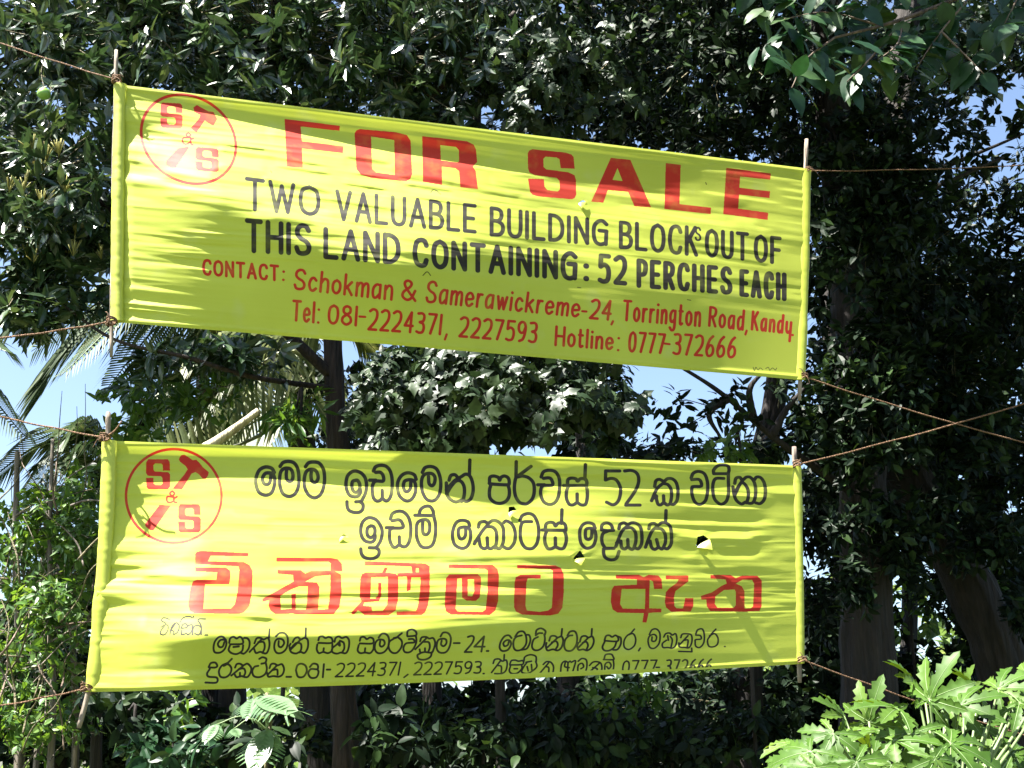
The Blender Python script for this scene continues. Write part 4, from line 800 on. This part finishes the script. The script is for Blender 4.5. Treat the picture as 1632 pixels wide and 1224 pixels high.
dark_tree(700, 12.0, [(690, 1240, 12), (690, 1000, 12), (720, 700, 12), (700, 400, 12), (650, 0, 12)], .10, .06,
  [(650, 600, 11.5, 80, 60, .6, 40), (620, 1160, 10.8, 120, 60, .7, 60), (760, 1170, 11, 130, 60, .7, 80), (900, 1150, 11.4, 120, 60, .7, 70), (1000, 1180, 11, 130, 60, .7, 70), (560, 700, 11, 60, 50, .5, 25), (480, 600, 11.8, 60, 50, .5, 22)],
  'dark leafy forest tree under the middle of the lower banner')

# out-of-view canopy tree, added to shade the right end and overhanging branch
t = tree_root('forest_tree', 2050, 7.5, 'tall forest tree whose shady crown hangs over the right end of the banners', 'tree', 'dark forest trees behind the banners')
b0 = at(2050, 1240, 7.5)
trunk_path(t, [(2050, 1240, 7.5), (2060, 600, 7.5), (2020, 0, 7.6), (1850, -500, 7.6)], 7.5, .3, .18, M_BARK, 4)
blobs = [(1650, -420, 7.8, 420, 180, 1.6, 420), (1250, -380, 8.6, 330, 150, 1.3, 300), (1850, -100, 7.6, 180, 300, 1.2, 200)]
blobs += [(1250, -420, 6.0, 330, 120, 1.3, 330)]
C, O = sample_blobs(blobs, rs, 1.8); P, D, U, S, ax = whorls(C, O, 9, rs, .17, .3, .3); foliage(t, lt_small(.25), P, D, U, S, L_DARK, 0, rs)
def back_tree(px, Y, blobs, label, k=8, size=.185, top=0):
    t = tree_root('forest_tree', px, Y, label, 'tree', 'dark forest trees behind the banners')
    trunk_path(t, [(px, 1240, Y), (px + 10, 900, Y), (px - 8, (900 + top) / 2 + 50, Y), (px + 5, top, Y)], Y, .12, .06, M_BARKD, int(px) % 91, 10, .2)
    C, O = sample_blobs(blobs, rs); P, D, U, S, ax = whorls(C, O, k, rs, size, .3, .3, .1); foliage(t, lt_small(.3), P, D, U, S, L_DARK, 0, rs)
back_tree(905, 14.5, [(1050, 50, 14.5, 330, 190, 1.2, 560), (930, 690, 14, 50, 60, .5, 40), (1200, 790, 14, 160, 50, .6, 160)], 'deep shaded forest tree filling the dark gap over the word SALE')
back_tree(330, 13.6, [(330, 60, 13.6, 330, 170, 1.0, 520), (60, 260, 13.6, 170, 150, .9, 260)], 'deep shaded forest tree behind the glossy mango leaves', top=100)
back_tree(1440, 14.8, [(1430, 60, 14.8, 230, 170, 1.2, 300), (1440, 480, 14.6, 170, 260, 1.2, 460), (1620, 580, 14.6, 100, 180, .8, 190), (1500, 760, 14.5, 160, 120, .8, 260)], 'deep shaded forest tree behind the crossing ropes at the right')
back_tree(760, 14.6, [(760, 60, 14.6, 200, 170, 1.0, 420), (720, 640, 14.2, 200, 90, .7, 320), (1000, 1150, 13.8, 330, 90, .8, 620), (640, 1160, 13.6, 200, 80, .8, 330)], 'deep shaded forest tree behind the lobed leaf climber')
back_tree(90, 13.4, [(60, 1080, 13.2, 150, 150, .8, 420), (150, 900, 13.4, 90, 90, .6, 130), (230, 1170, 12.8, 160, 70, .7, 220)], 'dark forest tree behind the saplings at the lower left', size=.17, top=860)
back_tree(1590, 13.2, [(1600, 930, 13.2, 110, 120, .7, 300), (1450, 1120, 13, 200, 90, .7, 300)], 'dark forest tree behind the papaya plants at the lower right', size=.17, top=850)
back_tree(1330, 13.9, [(1320, 1050, 13.8, 120, 140, .7, 260), (1340, 720, 13.8, 70, 160, .7, 200), (1220, 1150, 13.6, 130, 80, .7, 220)], 'deep shaded forest tree right behind the right hems of the banners')


# ---- D. overhanging branch, top right, near
t = empty('tree_branch', at(1760, -180, 5.6), 'overhanging branch with large dark green leaves hanging in at the top right', 'branch')
def hang(path, r0, r1, nm='bough'):
    P = smooth_path([at(*p) for p in path], 8); V, F = tube([(P, np.linspace(r0, r1, len(P)))], 7, .1); child(nm, mesh_np(nm, V, F, M_BARK), t); return P
hang([(1760, -180, 5.6), (1660, -90, 5.55), (1560, -20, 5.5), (1440, 30, 5.4), (1330, 60, 5.3)], .022, .006)
tw = [[(1560, -20, 5.5), (1500, 50, 5.3), (1460, 110, 5.25)], [(1440, 30, 5.4), (1390, 90, 5.2), (1350, 130, 5.15)], [(1660, -90, 5.55), (1620, 0, 5.4), (1590, 60, 5.35)], [(1400, 40, 5.4), (1320, 20, 5.3), (1250, 30, 5.2)],
      [(1330, 60, 5.3), (1285, 95, 5.2), (1262, 140, 5.15)], [(1500, 50, 5.3), (1540, 90, 5.3), (1570, 120, 5.3)], [(1440, 30, 5.4), (1430, 70, 5.1), (1400, 95, 5.0)]]
PP, DD, UU, SS = [], [], [], []
for path in tw:
    P = hang(path, .006, .003, 'twig'); 
    for k in range(4, len(P), 1):
        if rs.rand() < .30: continue
        d = NRM(np.array([rs.uniform(-1, 1), rs.uniform(-.5, .3), rs.uniform(-1.0, .1)])); PP.append(P[k]); DD.append(d); UU.append(NRM(np.array([rs.uniform(-.4, .4), -.7, .9]) + rs.randn(3) * .3)); SS.append(rs.uniform(.11, .185))
for k in range(250):
    x = rs.uniform(1200, 1640); y = rs.uniform(-60, 135 - 70 * abs((x - 1420) / 260) ** 2 if rs.rand() < .8 else 60); d = NRM(np.array([rs.uniform(-1, 1), rs.uniform(-.5, .4), rs.uniform(-1.0, .2)]))
    PP.append(at(x, y, rs.uniform(5.2, 6.0))); DD.append(d); UU.append(NRM(np.array([rs.uniform(-.4, .4), -.7, .9]) + rs.randn(3) * .3)); SS.append(rs.uniform(.11, .18))
PP, DD, UU, SS = map(np.array, (PP, DD, UU, SS)); me = mesh_np('leaf', *lt_fine(.29, .25), L_BIG, True); leaf_objects(t, me, PP, frames(DD, UU), SS)

# ---- E. coconut palms
def palm(px, py, Y, fronds, label, tr=.12, mat=None, dn=1.0):
    c = at(px, py, Y); root = empty('coconut_palm', (c[0], c[1], GZ), label, 'palm tree', 'coconut palms behind the banners')
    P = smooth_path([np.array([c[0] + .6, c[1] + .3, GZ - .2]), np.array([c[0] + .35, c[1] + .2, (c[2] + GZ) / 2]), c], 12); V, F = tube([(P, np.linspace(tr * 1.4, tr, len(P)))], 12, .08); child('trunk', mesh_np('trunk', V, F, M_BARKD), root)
    for (tx, ty, tY, sag, ll, ndir) in fronds:
        e = at(tx, ty, tY); L = np.linalg.norm(e - c); mid = (c + e) / 2 + np.array([0, 0, sag])
        R = smooth_path([c, mid, e], 30); n = len(R); VV, FF = tube([(R, np.linspace(.03, .004, n))], 5); VV = [VV]; FQ = [FF[0]]; FT = [FF[1]]; base = len(VV[0])
        T = NRM(np.gradient(R, axis=0)); side = NRM(np.cross(T, [0, 0, 1.])); q = []
        for s in (-1, 1):
            for k in range(3, int(n * dn) - 2):
                kk = k / dn; i0 = int(kk); p = R[i0] + (R[min(i0 + 1, n - 1)] - R[i0]) * (kk - i0); f = kk / n
                ln = ll * math.sin(math.pi * min(.97, .12 + .86 * f)) ** .6 * rs.uniform(.9, 1.08)
                d0 = NRM(side[i0] * s * .8 + T[i0] * .55 + np.array([0, 0, .1])); d1 = NRM(d0 * .6 + np.array([0, 0, -ndir]) + T[i0] * .2 + rs.randn(3) * .04)
                a = p; b_ = p + d0 * ln * .45; c_ = b_ + d1 * ln * .55; wv = T[i0] * .017
                VV.append(np.array([a - wv * .5, a + wv * .4, b_ - wv, b_ + wv, c_])); FQ.append(np.array([[0, 1, 3, 2]]) + base); FT.append(np.array([[2, 3, 4]]) + base); base += 5
        child('frond', mesh_np('frond', np.concatenate(VV), [np.concatenate(FQ), np.concatenate(FT)], mat or L_PALM, False), root)
palm(350, 500, 13.0, [(95, 600, 11.6, .5, .75, .75), (60, 470, 12.0, .6, .7, .5), (170, 620, 14, .4, .7, .8), (300, 720, 12.5, .3, .8, .8), (480, 640, 12.4, .3, .7, .6), (250, 330, 13.5, .3, .7, .4), (480, 400, 13.6, .3, .7, .5), (200, 420, 14, .5, .7, .6), (50, 560, 12.6, .55, .8, .7), (130, 520, 13, .5, .75, .9)],
     'coconut palm with blue tinted fronds against the sky between the banners at the left')
palm(470, 560, 12.6, [(240, 640, 12.0, .35, .8, .9), (270, 730, 12, .3, .7, .9), (400, 740, 11.6, .3, .7, .8), (540, 700, 12, .3, .7, .8), (600, 560, 13, .4, .7, .6), (300, 690, 12.4, .5, .8, .5), (340, 720, 12, .5, .8, .8), (200, 700, 12.2, .5, .8, .6), (330, 560, 13, .4, .8, .7), (450, 400, 13, .3, .7, .4)],
     'coconut palm with fronds coloured a sunlit yellow green just above the lower banner', .14, leaf_mat('sun_tinted_palm_leaf', (.09, .13, .04), (.17, .21, .07), (.26, .28, .11), .5, .3, .3), 1.5)  # lighter copy of the palm leaf, sunlight put into its colour
pr = [o for o in bpy.data.objects if o.name.startswith('coconut_palm.001')][0]
V, F = tube([(smooth_path([at(325, 716, 8.3), at(365, 690, 8.35), at(412, 655, 8.4)], 8), np.linspace(.04, .026, 17))], 12, .1); child('frond_stalk', mesh_np('frond_stalk', V, F, bark_mat('dry_stalk', (.30, .25, .16), (.5, .44, .3))), pr, None, 'pale dead frond stalk')
palm(-190, 640, 12.0, [(10, 560, 11.4, .5, .7, .6), (45, 700, 11.5, .5, .7, .8), (-60, 800, 11.2, .4, .7, .7), (-100, 420, 12, .3, .7, .4)], 'coconut palm whose frond tips hang in at the left edge of the sky')
palm(200, 800, 12.6, [(60, 740, 12.0, .55, .7, .8), (10, 830, 11.6, .6, .7, .8), (110, 690, 12.4, .3, .6, .6), (-40, 780, 12.3, .6, .7, .7), (260, 650, 13, .3, .7, .6), (340, 700, 12.8, .3, .7, .7)],
     'low coconut palm with arching fronds left of the lower banner')

def hang_frond(root, path, Y, dirv, ln, mat, step=.034, wid=.013, curve=(0, 0, -.15), both=0.0, tk=.35):
    R = smooth_path([at(p[0], p[1], Y) for p in path], 14); VV, FF = tube([(R, np.linspace(.022, .006, len(R)))], 6); VV = [VV]; FQ = [FF[0]]; FT = [FF[1]]; base = len(VV[0])
    sl = np.concatenate([[0], np.cumsum(np.linalg.norm(np.diff(R, axis=0), axis=1))]); L = sl[-1]; T = NRM(np.gradient(R, axis=0)); dv = np.array(dirv, float)
    for s_ in np.arange(.05, L, step):
        p = np.array([np.interp(s_, sl, R[:, c]) for c in range(3)]); tt = np.array([np.interp(s_, sl, T[:, c]) for c in range(3)]); f = s_ / L
        for sd in ((1,) if rs.rand() > both else (1, -1)):
            d = NRM(dv * sd + tt * (tk + tk * f) + rs.randn(3) * [.03, .10, .03]); l_ = ln * (1 - .55 * f ** 2) * rs.uniform(.85, 1.05); w_ = NRM(np.cross(d, [rs.uniform(-.2, .2), 1, 0.])) * wid
            a = p; b_ = a + d * l_ * .4 + np.array(curve) * .1 * l_; c_ = a + d * l_ * .75 + np.array(curve) * .45 * l_; e_ = a + d * l_ + np.array(curve) * l_
            VV.append(np.array([a - w_ * .5, a + w_ * .5, b_ - w_, b_ + w_, c_ - w_ * .7, c_ + w_ * .7, e_])); FQ.append(np.array([[0, 1, 3, 2], [2, 3, 5, 4]]) + base); FT.append(np.array([[4, 5, 6]]) + base); base += 7
    child('frond', mesh_np('frond', np.concatenate(VV), [np.concatenate(FQ), np.concatenate(FT)], mat, False), root)
p1 = [o for o in bpy.data.objects if o.name == 'coconut_palm'][0]
L_SUNP = bpy.data.materials['sun_tinted_palm_leaf']
hang_frond(p1, [(350, 490), (300, 440), (230, 450), (160, 490), (100, 550), (68, 625)], 12.3, (-.50, 0, -.85), 1.15, L_PALM, .03, .013, (0, 0, -.10), 0.0, .06)
hang_frond(p1, [(350, 490), (240, 470), (130, 455), (50, 480), (-20, 560)], 13.0, (-.35, 0, -.9), .7, L_PALM, .034, .012, (0, 0, -.1), 0.0, .1)
hang_frond(pr, [(470, 640), (420, 690), (340, 722), (260, 738), (170, 748)], 10.6, (.28, 0, .95), .62, L_SUNP, .03, .014, (0, 0, -.05))
hang_frond(pr, [(470, 560), (500, 590), (450, 640), (380, 690), (330, 740)], 10.9, (-.15, 0, .9), .5, L_SUNP, .03, .014, (0, 0, .0), .4)
hang_frond(pr, [(470, 560), (455, 560), (430, 570), (400, 600), (385, 650)], 11.3, (-.5, 0, -.7), .45, L_SUNP, .03, .013)
# ---- F. sunlit saplings and thicket, lower left
def sapling(px, Y, top, blobs, label, r=.03, k=8, size=.085, mat=None, nobj=0, lean=0, name='sapling', cat='sapling', group='slender saplings in the thicket at the lower left', bark=None, tpl=None, tf=.5):
    t = tree_root(name, px, Y, label, cat, group)
    trunk_path(t, [(px, 1250, Y), (px + 4 + lean * .4, 1050, Y), (px - 3 + lean * .7, (1050 + top) / 2, Y), (px + lean, top, Y)], Y, r, r * .45, bark or M_BARKG, int(px + Y * 7) % 89, 8)
    C, O = sample_blobs(blobs, rs); P, D, U, S, ax = whorls(C, O, k, rs, size, .3, .3, .04)
    foliage(t, tpl or lt_simple(.24), P, D, U, S, mat or L_GREEN, nobj, rs); twigs(t, C, O, .004, rs, tf, M_BARKG if r < .05 else None); return t
sapling(28, 9.6, 720, [(30, 880, 9.6, 60, 110, .5, 90), (20, 1080, 9.5, 65, 120, .5, 90)], 'slender pale sapling at the far left edge below the palm', .045)
sapling(78, 9.0, 700, [(90, 840, 9.0, 65, 80, .4, 75), (80, 980, 8.8, 65, 90, .4, 70), (60, 1150, 9, 80, 60, .4, 50)], 'thin vine covered sapling, second from the left edge', .028, lean=6)
sapling(118, 9.9, 760, [(120, 940, 9.8, 50, 120, .5, 50), (125, 1120, 9.5, 50, 80, .4, 26)], 'slender sapling close to the left hem of the lower banner', .032, lean=-12)
sapling(55, 11.2, 800, [(60, 1000, 11.4, 90, 170, .8, 110), (110, 780, 11, 60, 60, .5, 40)], 'thin dark sapling in the back of the lower left thicket', .03, lean=20, mat=L_DARK)
tg = empty('vine_tangle', (ground_xy(70, 8.9), 8.9, GZ), 'tangle of thin bare vines and twigs in front of the saplings at the lower left', 'vines')
for q in range(70):
    x0 = rs.uniform(-40, 150); y0 = rs.uniform(800, 1240); a = rs.uniform(-1.9, -.9) if rs.rand() < .6 else rs.uniform(-3.1, 0); L = rs.uniform(60, 220); Yq = rs.uniform(8.5, 9.6)
    p = [at(x0, y0, Yq)]
    for k in range(4): a += rs.uniform(-.45, .45); x0 += math.cos(a) * L / 4; y0 += math.sin(a) * L / 4; p.append(at(x0, y0, Yq + rs.uniform(-.15, .15)))
    V, F = tube([(smooth_path(p, 5), np.linspace(rs.uniform(.004, .011), .002, 21))], 5, .1); child('vine', mesh_np('vine', V, F, [M_BARKG, M_TWIG, M_TWIG, M_BARK][q % 4]), tg)
# leafy crown hanging left of the lower banner
dark_tree(150, 9.8, [(150, 1250, 9.8), (158, 1000, 9.8), (190, 800, 9.8), (230, 660, 9.7)], .05, .025,
  [(230, 640, 9.6, 90, 50, .5, 32), (130, 790, 9.5, 45, 70, .4, 24), (130, 870, 9.4, 45, 60, .4, 18), (190, 700, 9.5, 60, 30, .4, 14), (330, 620, 9.6, 80, 60, .5, 26)],
  'small bushy tree with round leaves between the hems at the left', 8, .12, 0, L_GREEN, 'small leafy trees at the left', dens=1.3)

# ---- G. undergrowth below the lower banner
def bush(px, py, Y, rx, ry, n, label, mat, size, k=7, nobj=120, tpl=None, name='shrub', dz=.4, group='shrubs under the lower banner'):
    c = at(px, py, Y); t = empty(name, (c[0], c[1], GZ), label, 'shrub', group)
    V, F = tube([(smooth_path([np.array([c[0], c[1], GZ - .1]), c + [.05, 0, -.2], c], 6), np.linspace(.02, .008, 13))], 7); child('stem', mesh_np('stem', V, F, M_BARKD), t)
    C, O = sample_blobs([(px, py, Y, rx, ry, dz, n)], rs); P, D, U, S, ax = whorls(C, O, k, rs, size, .4, .2); foliage(t, tpl or lt_fine(.24, .3), P, D, U, S, mat, nobj, rs); return t
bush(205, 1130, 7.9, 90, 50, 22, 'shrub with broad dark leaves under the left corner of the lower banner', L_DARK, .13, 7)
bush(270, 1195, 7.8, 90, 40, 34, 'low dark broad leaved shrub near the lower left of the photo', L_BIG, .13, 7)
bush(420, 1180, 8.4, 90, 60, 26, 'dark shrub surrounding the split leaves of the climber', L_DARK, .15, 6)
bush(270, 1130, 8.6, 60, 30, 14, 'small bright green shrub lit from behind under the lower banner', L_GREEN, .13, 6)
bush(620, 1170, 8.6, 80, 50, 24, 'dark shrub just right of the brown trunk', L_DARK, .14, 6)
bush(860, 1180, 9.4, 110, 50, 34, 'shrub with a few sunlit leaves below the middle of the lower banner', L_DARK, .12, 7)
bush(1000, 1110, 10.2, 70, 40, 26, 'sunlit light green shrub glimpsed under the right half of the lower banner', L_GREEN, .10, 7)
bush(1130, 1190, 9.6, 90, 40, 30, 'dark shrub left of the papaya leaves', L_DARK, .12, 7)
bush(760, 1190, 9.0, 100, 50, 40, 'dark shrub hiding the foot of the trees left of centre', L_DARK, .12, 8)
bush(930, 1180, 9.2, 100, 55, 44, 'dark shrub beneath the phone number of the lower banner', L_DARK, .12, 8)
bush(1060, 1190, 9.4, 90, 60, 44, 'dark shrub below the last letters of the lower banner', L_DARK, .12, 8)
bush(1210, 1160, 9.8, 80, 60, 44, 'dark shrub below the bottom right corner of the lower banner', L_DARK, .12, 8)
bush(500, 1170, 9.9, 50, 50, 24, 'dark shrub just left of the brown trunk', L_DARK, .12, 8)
bush(1440, 960, 12.6, 70, 70, 30, 'light green shrub seen between the two big trunks', L_GREEN, .10, 7, group='sunlit shrubs among the right trunks')
bush(1600, 930, 12.8, 60, 80, 26, 'light green shrub glimpsed at the right edge behind the leaning trunk', L_GREEN, .10, 7, group='sunlit shrubs among the right trunks')
bush(1170, 720, 9.6, 70, 24, 16, 'light green leaves catching sun above the right end of the lower banner', L_GREEN, .11, 6, group='sunlit shrubs among the right trunks')
bush(470, 655, 9.0, 45, 45, 22, 'vivid green fern like shrub between the banners left of the trunk', L_GREEN, .16, 8, tpl=lt_simple(.10), group='shrubs between the banners')

# ---- H. split-leaf climber (monstera like)
def split_leaf():
    VV, FF, b = [], [], 0
    def add(q, f):
        nonlocal b; VV.append(np.array(q, float)); FF.append(np.array(f) + b); b += len(q)
    for s in (-1, 1):
        for k in range(9):
            y0 = .02 + k * .100; wd = .56 * math.sin(math.pi * min(.97, .16 + k * .092)) ** .6; w0 = .044; up = .16 - .012 * k if k < 8 else .3
            q = []
            for a in (0, .35, .7, 1.0):
                x = s * wd * a; yc = y0 + up * a * (1 + .5 * a) - (.04 if k == 0 else 0); hw = w0 * (1 - .15 * a) if a < 1 else w0 * .35; z = .05 * a - .16 * a * a - .10 * (y0) ** 2
                q += [[x, yc - hw, z], [x, yc + hw, z + .012]]
            add(q, [[0, 1, 3, 2], [2, 3, 5, 4], [4, 5, 7, 6]] if s > 0 else [[1, 0, 2, 3], [3, 2, 4, 5], [5, 4, 6, 7]])
    ys = np.linspace(.0, .97, 9); q = []
    for k, y in enumerate(ys): h = .30 * math.sin(math.pi * min(.9, .12 + y * .85)) ** .7; z = -.10 * y * y; q += [[-h, y + .08, z + .025], [0, y, z - .006], [h, y + .08, z + .025]]
    add(q, [[3 * k, 3 * k + 1, 3 * k + 4, 3 * k + 3] for k in range(8)] + [[3 * k + 1, 3 * k + 2, 3 * k + 5, 3 * k + 4] for k in range(8)])
    add([[-.03, .85, -.08], [.03, .85, -.08], [.06, .95, -.10], [-.06, .95, -.10]], [[0, 1, 2, 3]]); add([[-.06, .95, -.1], [.06, .95, -.1], [.01, 1.1, -.14], [-.01, 1.1, -.14]], [[0, 1, 2, 3]])
    return np.concatenate(VV), np.concatenate(FF)
t = empty('split_leaf_climber', at(430, 1300, 7.6), 'climbing plant with pale deeply split leaves left of the brown trunk', 'climber')
V, F = tube([(smooth_path([at(430, 1300, 7.6), at(424, 1210, 7.6), at(432, 1140, 7.6), at(425, 1105, 7.65)], 6), .012)], 7); child('stem', mesh_np('stem', V, F, M_TWIG), t)
mes = mesh_np('leaf', *split_leaf(), L_MON, True)
sp = [((412, 1112), (480, 1130), .27), ((425, 1165), (408, 1212), .24), ((402, 1115), (392, 1145), .15), ((345, 1155), (318, 1190), .13), ((372, 1162), (395, 1180), .10)]
for (a, b_, s) in sp:
    A_ = at(*a, 7.55); B_ = at(*b_, 7.45 - rs.rand() * .1); d = NRM(B_ - A_ + np.array([0, -.05, -.02])); u_ = NRM(np.array([-.1, -.45, 1.]))
    leaf_objects(t, mes, [A_], frames(d[None], u_[None]), [s * 1.15]); V, F = tube([(smooth_path([at(428, 1165, 7.6), (A_ + at(428, 1150, 7.6)) / 2 + [0, 0, .04], A_], 5), .004)], 5); child('leaf_stalk', mesh_np('leaf_stalk', V, F, M_RIB), t)

# ---- I. papaya, bottom right, near and sunlit
def papaya_leaf(seed):
    r = np.random.RandomState(seed); VV, FF, b = [], [], 0; VR, FR, br = [], [], 0
    nl = 7; angs = np.linspace(-128, 128, nl)
    for k, a in enumerate(angs):
        an = math.radians(a + r.uniform(-5, 5)); L = (1.0 - .42 * abs(a / 128.) ** 1.3) * r.uniform(.92, 1.06); dr = r.uniform(.28, .42)
        st = [0, .12, .26, .36, .46, .58, .66, .76, .84, .92, 1.0]; hw = [.02, .10, .085, .15, .10, .20, .12, .17, .085, .075, .0]
        q = []
        for s_, h_ in zip(st, hw):
            h_ = h_ * (1.0 if abs(a) < 100 else .8); z = -dr * s_ * s_ * L
            back = -.05 if h_ > .14 else 0
            for side in (-1, 0, 1):
                y = (s_ + (.05 if side and h_ > .13 else 0)) * L; x = side * h_ * L
                zz = z + (.05 * h_ / .2 + r.uniform(-.012, .012)) * abs(side)
                q.append([x * math.cos(an) + y * math.sin(an), -x * math.sin(an) + y * math.cos(an), zz])
        f = []
        for i_ in range(len(st) - 1):
            o = i_ * 3; f += [[o, o + 1, o + 4, o + 3], [o + 1, o + 2, o + 5, o + 4]]
        VV.append(np.array(q)); FF.append(np.array(f) + b); b += len(q)
        mid = np.array(q)[1::3]; Vt, Ft = tube([(mid + [0, 0, .004], np.linspace(.010, .002, len(mid)))], 4, cap=False); VR.append(Vt); FR.append(Ft[0] + br); br += len(Vt)
    V = np.concatenate(VV); F = np.concatenate(FF)
    me = mesh_np('leaf', np.concatenate([V, np.concatenate(VR)]), np.concatenate([F, np.concatenate(FR) + len(V)]), L_PAP, True); me.materials.append(M_RIB)
    mi = np.zeros(len(me.polygons), np.int32); mi[len(F):] = 1; me.polygons.foreach_set('material_index', mi); return me
pm = [papaya_leaf(s) for s in range(5)]
def papaya(px, Y, crown, leaves, label, r=.03):
    c = at(*crown); root = empty('papaya_plant', (c[0] + .15, c[1] + .1, GZ), label, 'papaya plant', 'papaya plants at the lower right')
    V, F = tube([(smooth_path([np.array([c[0] + .15, c[1] + .1, GZ - .1]), c + [.08, .05, -.6], c], 10), np.linspace(r * 1.6, r, 21))], 10, .05); child('stem', mesh_np('stem', V, F, M_BARKG), root)
    more = [(x + rs.uniform(-30, 30), y + rs.uniform(-8, 45), Yl + rs.uniform(.1, .4), s * .8, dx + rs.uniform(-.5, .5), dy + rs.uniform(-.4, .4)) for (x, y, Yl, s, dx, dy) in leaves]
    for (x, y, Yl, s, dx, dy) in leaves + more:
        s = s * .84
        y = y + 20; p = at(x, y, Yl); d = NRM(np.array([dx, -.25 + rs.uniform(-.2, .2), dy])); u_ = NRM(np.array([rs.uniform(-.25, .25) - .1, -.55 + rs.uniform(-.2, .2), .85])); M = frames(d[None], u_[None])
        o = bpy.data.objects.new('leaf', pm[rs.randint(5)]); sc.collection.objects.link(o); o.parent = root
        o.matrix_basis = Matrix(np.vstack([np.hstack([M[0] * s, (p - np.array(root.location))[:, None]]), [0, 0, 0, 1]]).tolist())
        mid = (p + c) / 2 + np.array([0, 0, -.02]); V, F = tube([(smooth_path([c, mid, p], 6), np.linspace(.009, .005, 13))], 6); child('leaf_stalk', mesh_np('leaf_stalk', V, F, M_RIB), root)
papaya(1330, 5.0, (1400, 1260, 5.1), [(1328, 1150, 4.9, .24, -.3, -.35), (1292, 1178, 4.8, .26, -.8, -.6), (1262, 1165, 5.1, .17, -.7, -.1), (1365, 1195, 4.7, .22, .3, -.7), (1385, 1130, 5.2, .22, .1, .4), (1345, 1122, 5.3, .18, -.5, .5), (1425, 1160, 4.9, .22, .7, .1), (1300, 1205, 4.7, .2, -.5, -.9), (1255, 1190, 5.0, .16, -.5, -.8)],
       'papaya plant with deeply lobed bright green leaves nearest the lower banner')
papaya(1480, 5.1, (1500, 1275, 5.2), [(1482, 1095, 5.1, .26, .2, .6), (1430, 1110, 5.0, .24, -.8, .2), (1455, 1150, 4.9, .26, -.2, -.5), (1515, 1165, 4.8, .27, .9, -.25), (1530, 1105, 5.2, .24, .8, .4), (1460, 1070, 5.3, .2, -.5, .7), (1490, 1190, 4.7, .2, .2, -.9), (1420, 1200, 4.8, .16, -.3, -.6), (1440, 1215, 4.8, .17, .3, -.5)],
       'papaya plant with a tuft of upright lit leaves, in the middle of the group')
papaya(1600, 5.3, (1530, 1290, 5.3), [(1592, 1078, 5.3, .24, .4, .3), (1625, 1100, 5.2, .24, .7, -.3), (1560, 1085, 5.5, .2, -.4, .6), (1570, 1140, 5.6, .22, -.1, -.3), (1615, 1180, 5.5, .2, .5, -.3), (1640, 1060, 5.4, .2, .5, .5), (1590, 1215, 5.5, .2, .2, -.6)],
       'papaya plant reaching into the right edge on a long slanting stalk')

# ---- J. far wood closing the view low down

C = []; 
nC = 5200; ang = rs.uniform(-62, 62, nC); R = rs.uniform(17, 26, nC); hz = rs.uniform(-.4, 1, nC) ** 1 * 4.6
X = R * np.sin(np.radians(ang)); Yw = R * np.cos(np.radians(ang)); Z = np.abs(hz) * (.75 + .35 * vnoise(X * .25, Yw * .25, 21)) + .2
C = np.stack([X, Yw, Z], 1); P, D, U, S, ax = whorls(C, C - [0, 2, 1], 8, rs, .30, .3, .3, .2)
M = frames(D, U); far = leaf_mesh('far_wood', lt_small(.3), P, M, S, leaf_mat('far_leaf', (.05, .10, .03), (.09, .16, .05), (.2, .28, .1), .5, .4, .4)); obj('far_wood', far, kind='stuff', label='sunlit far wood glimpsed low down between the dark trunks', cat='woodland')
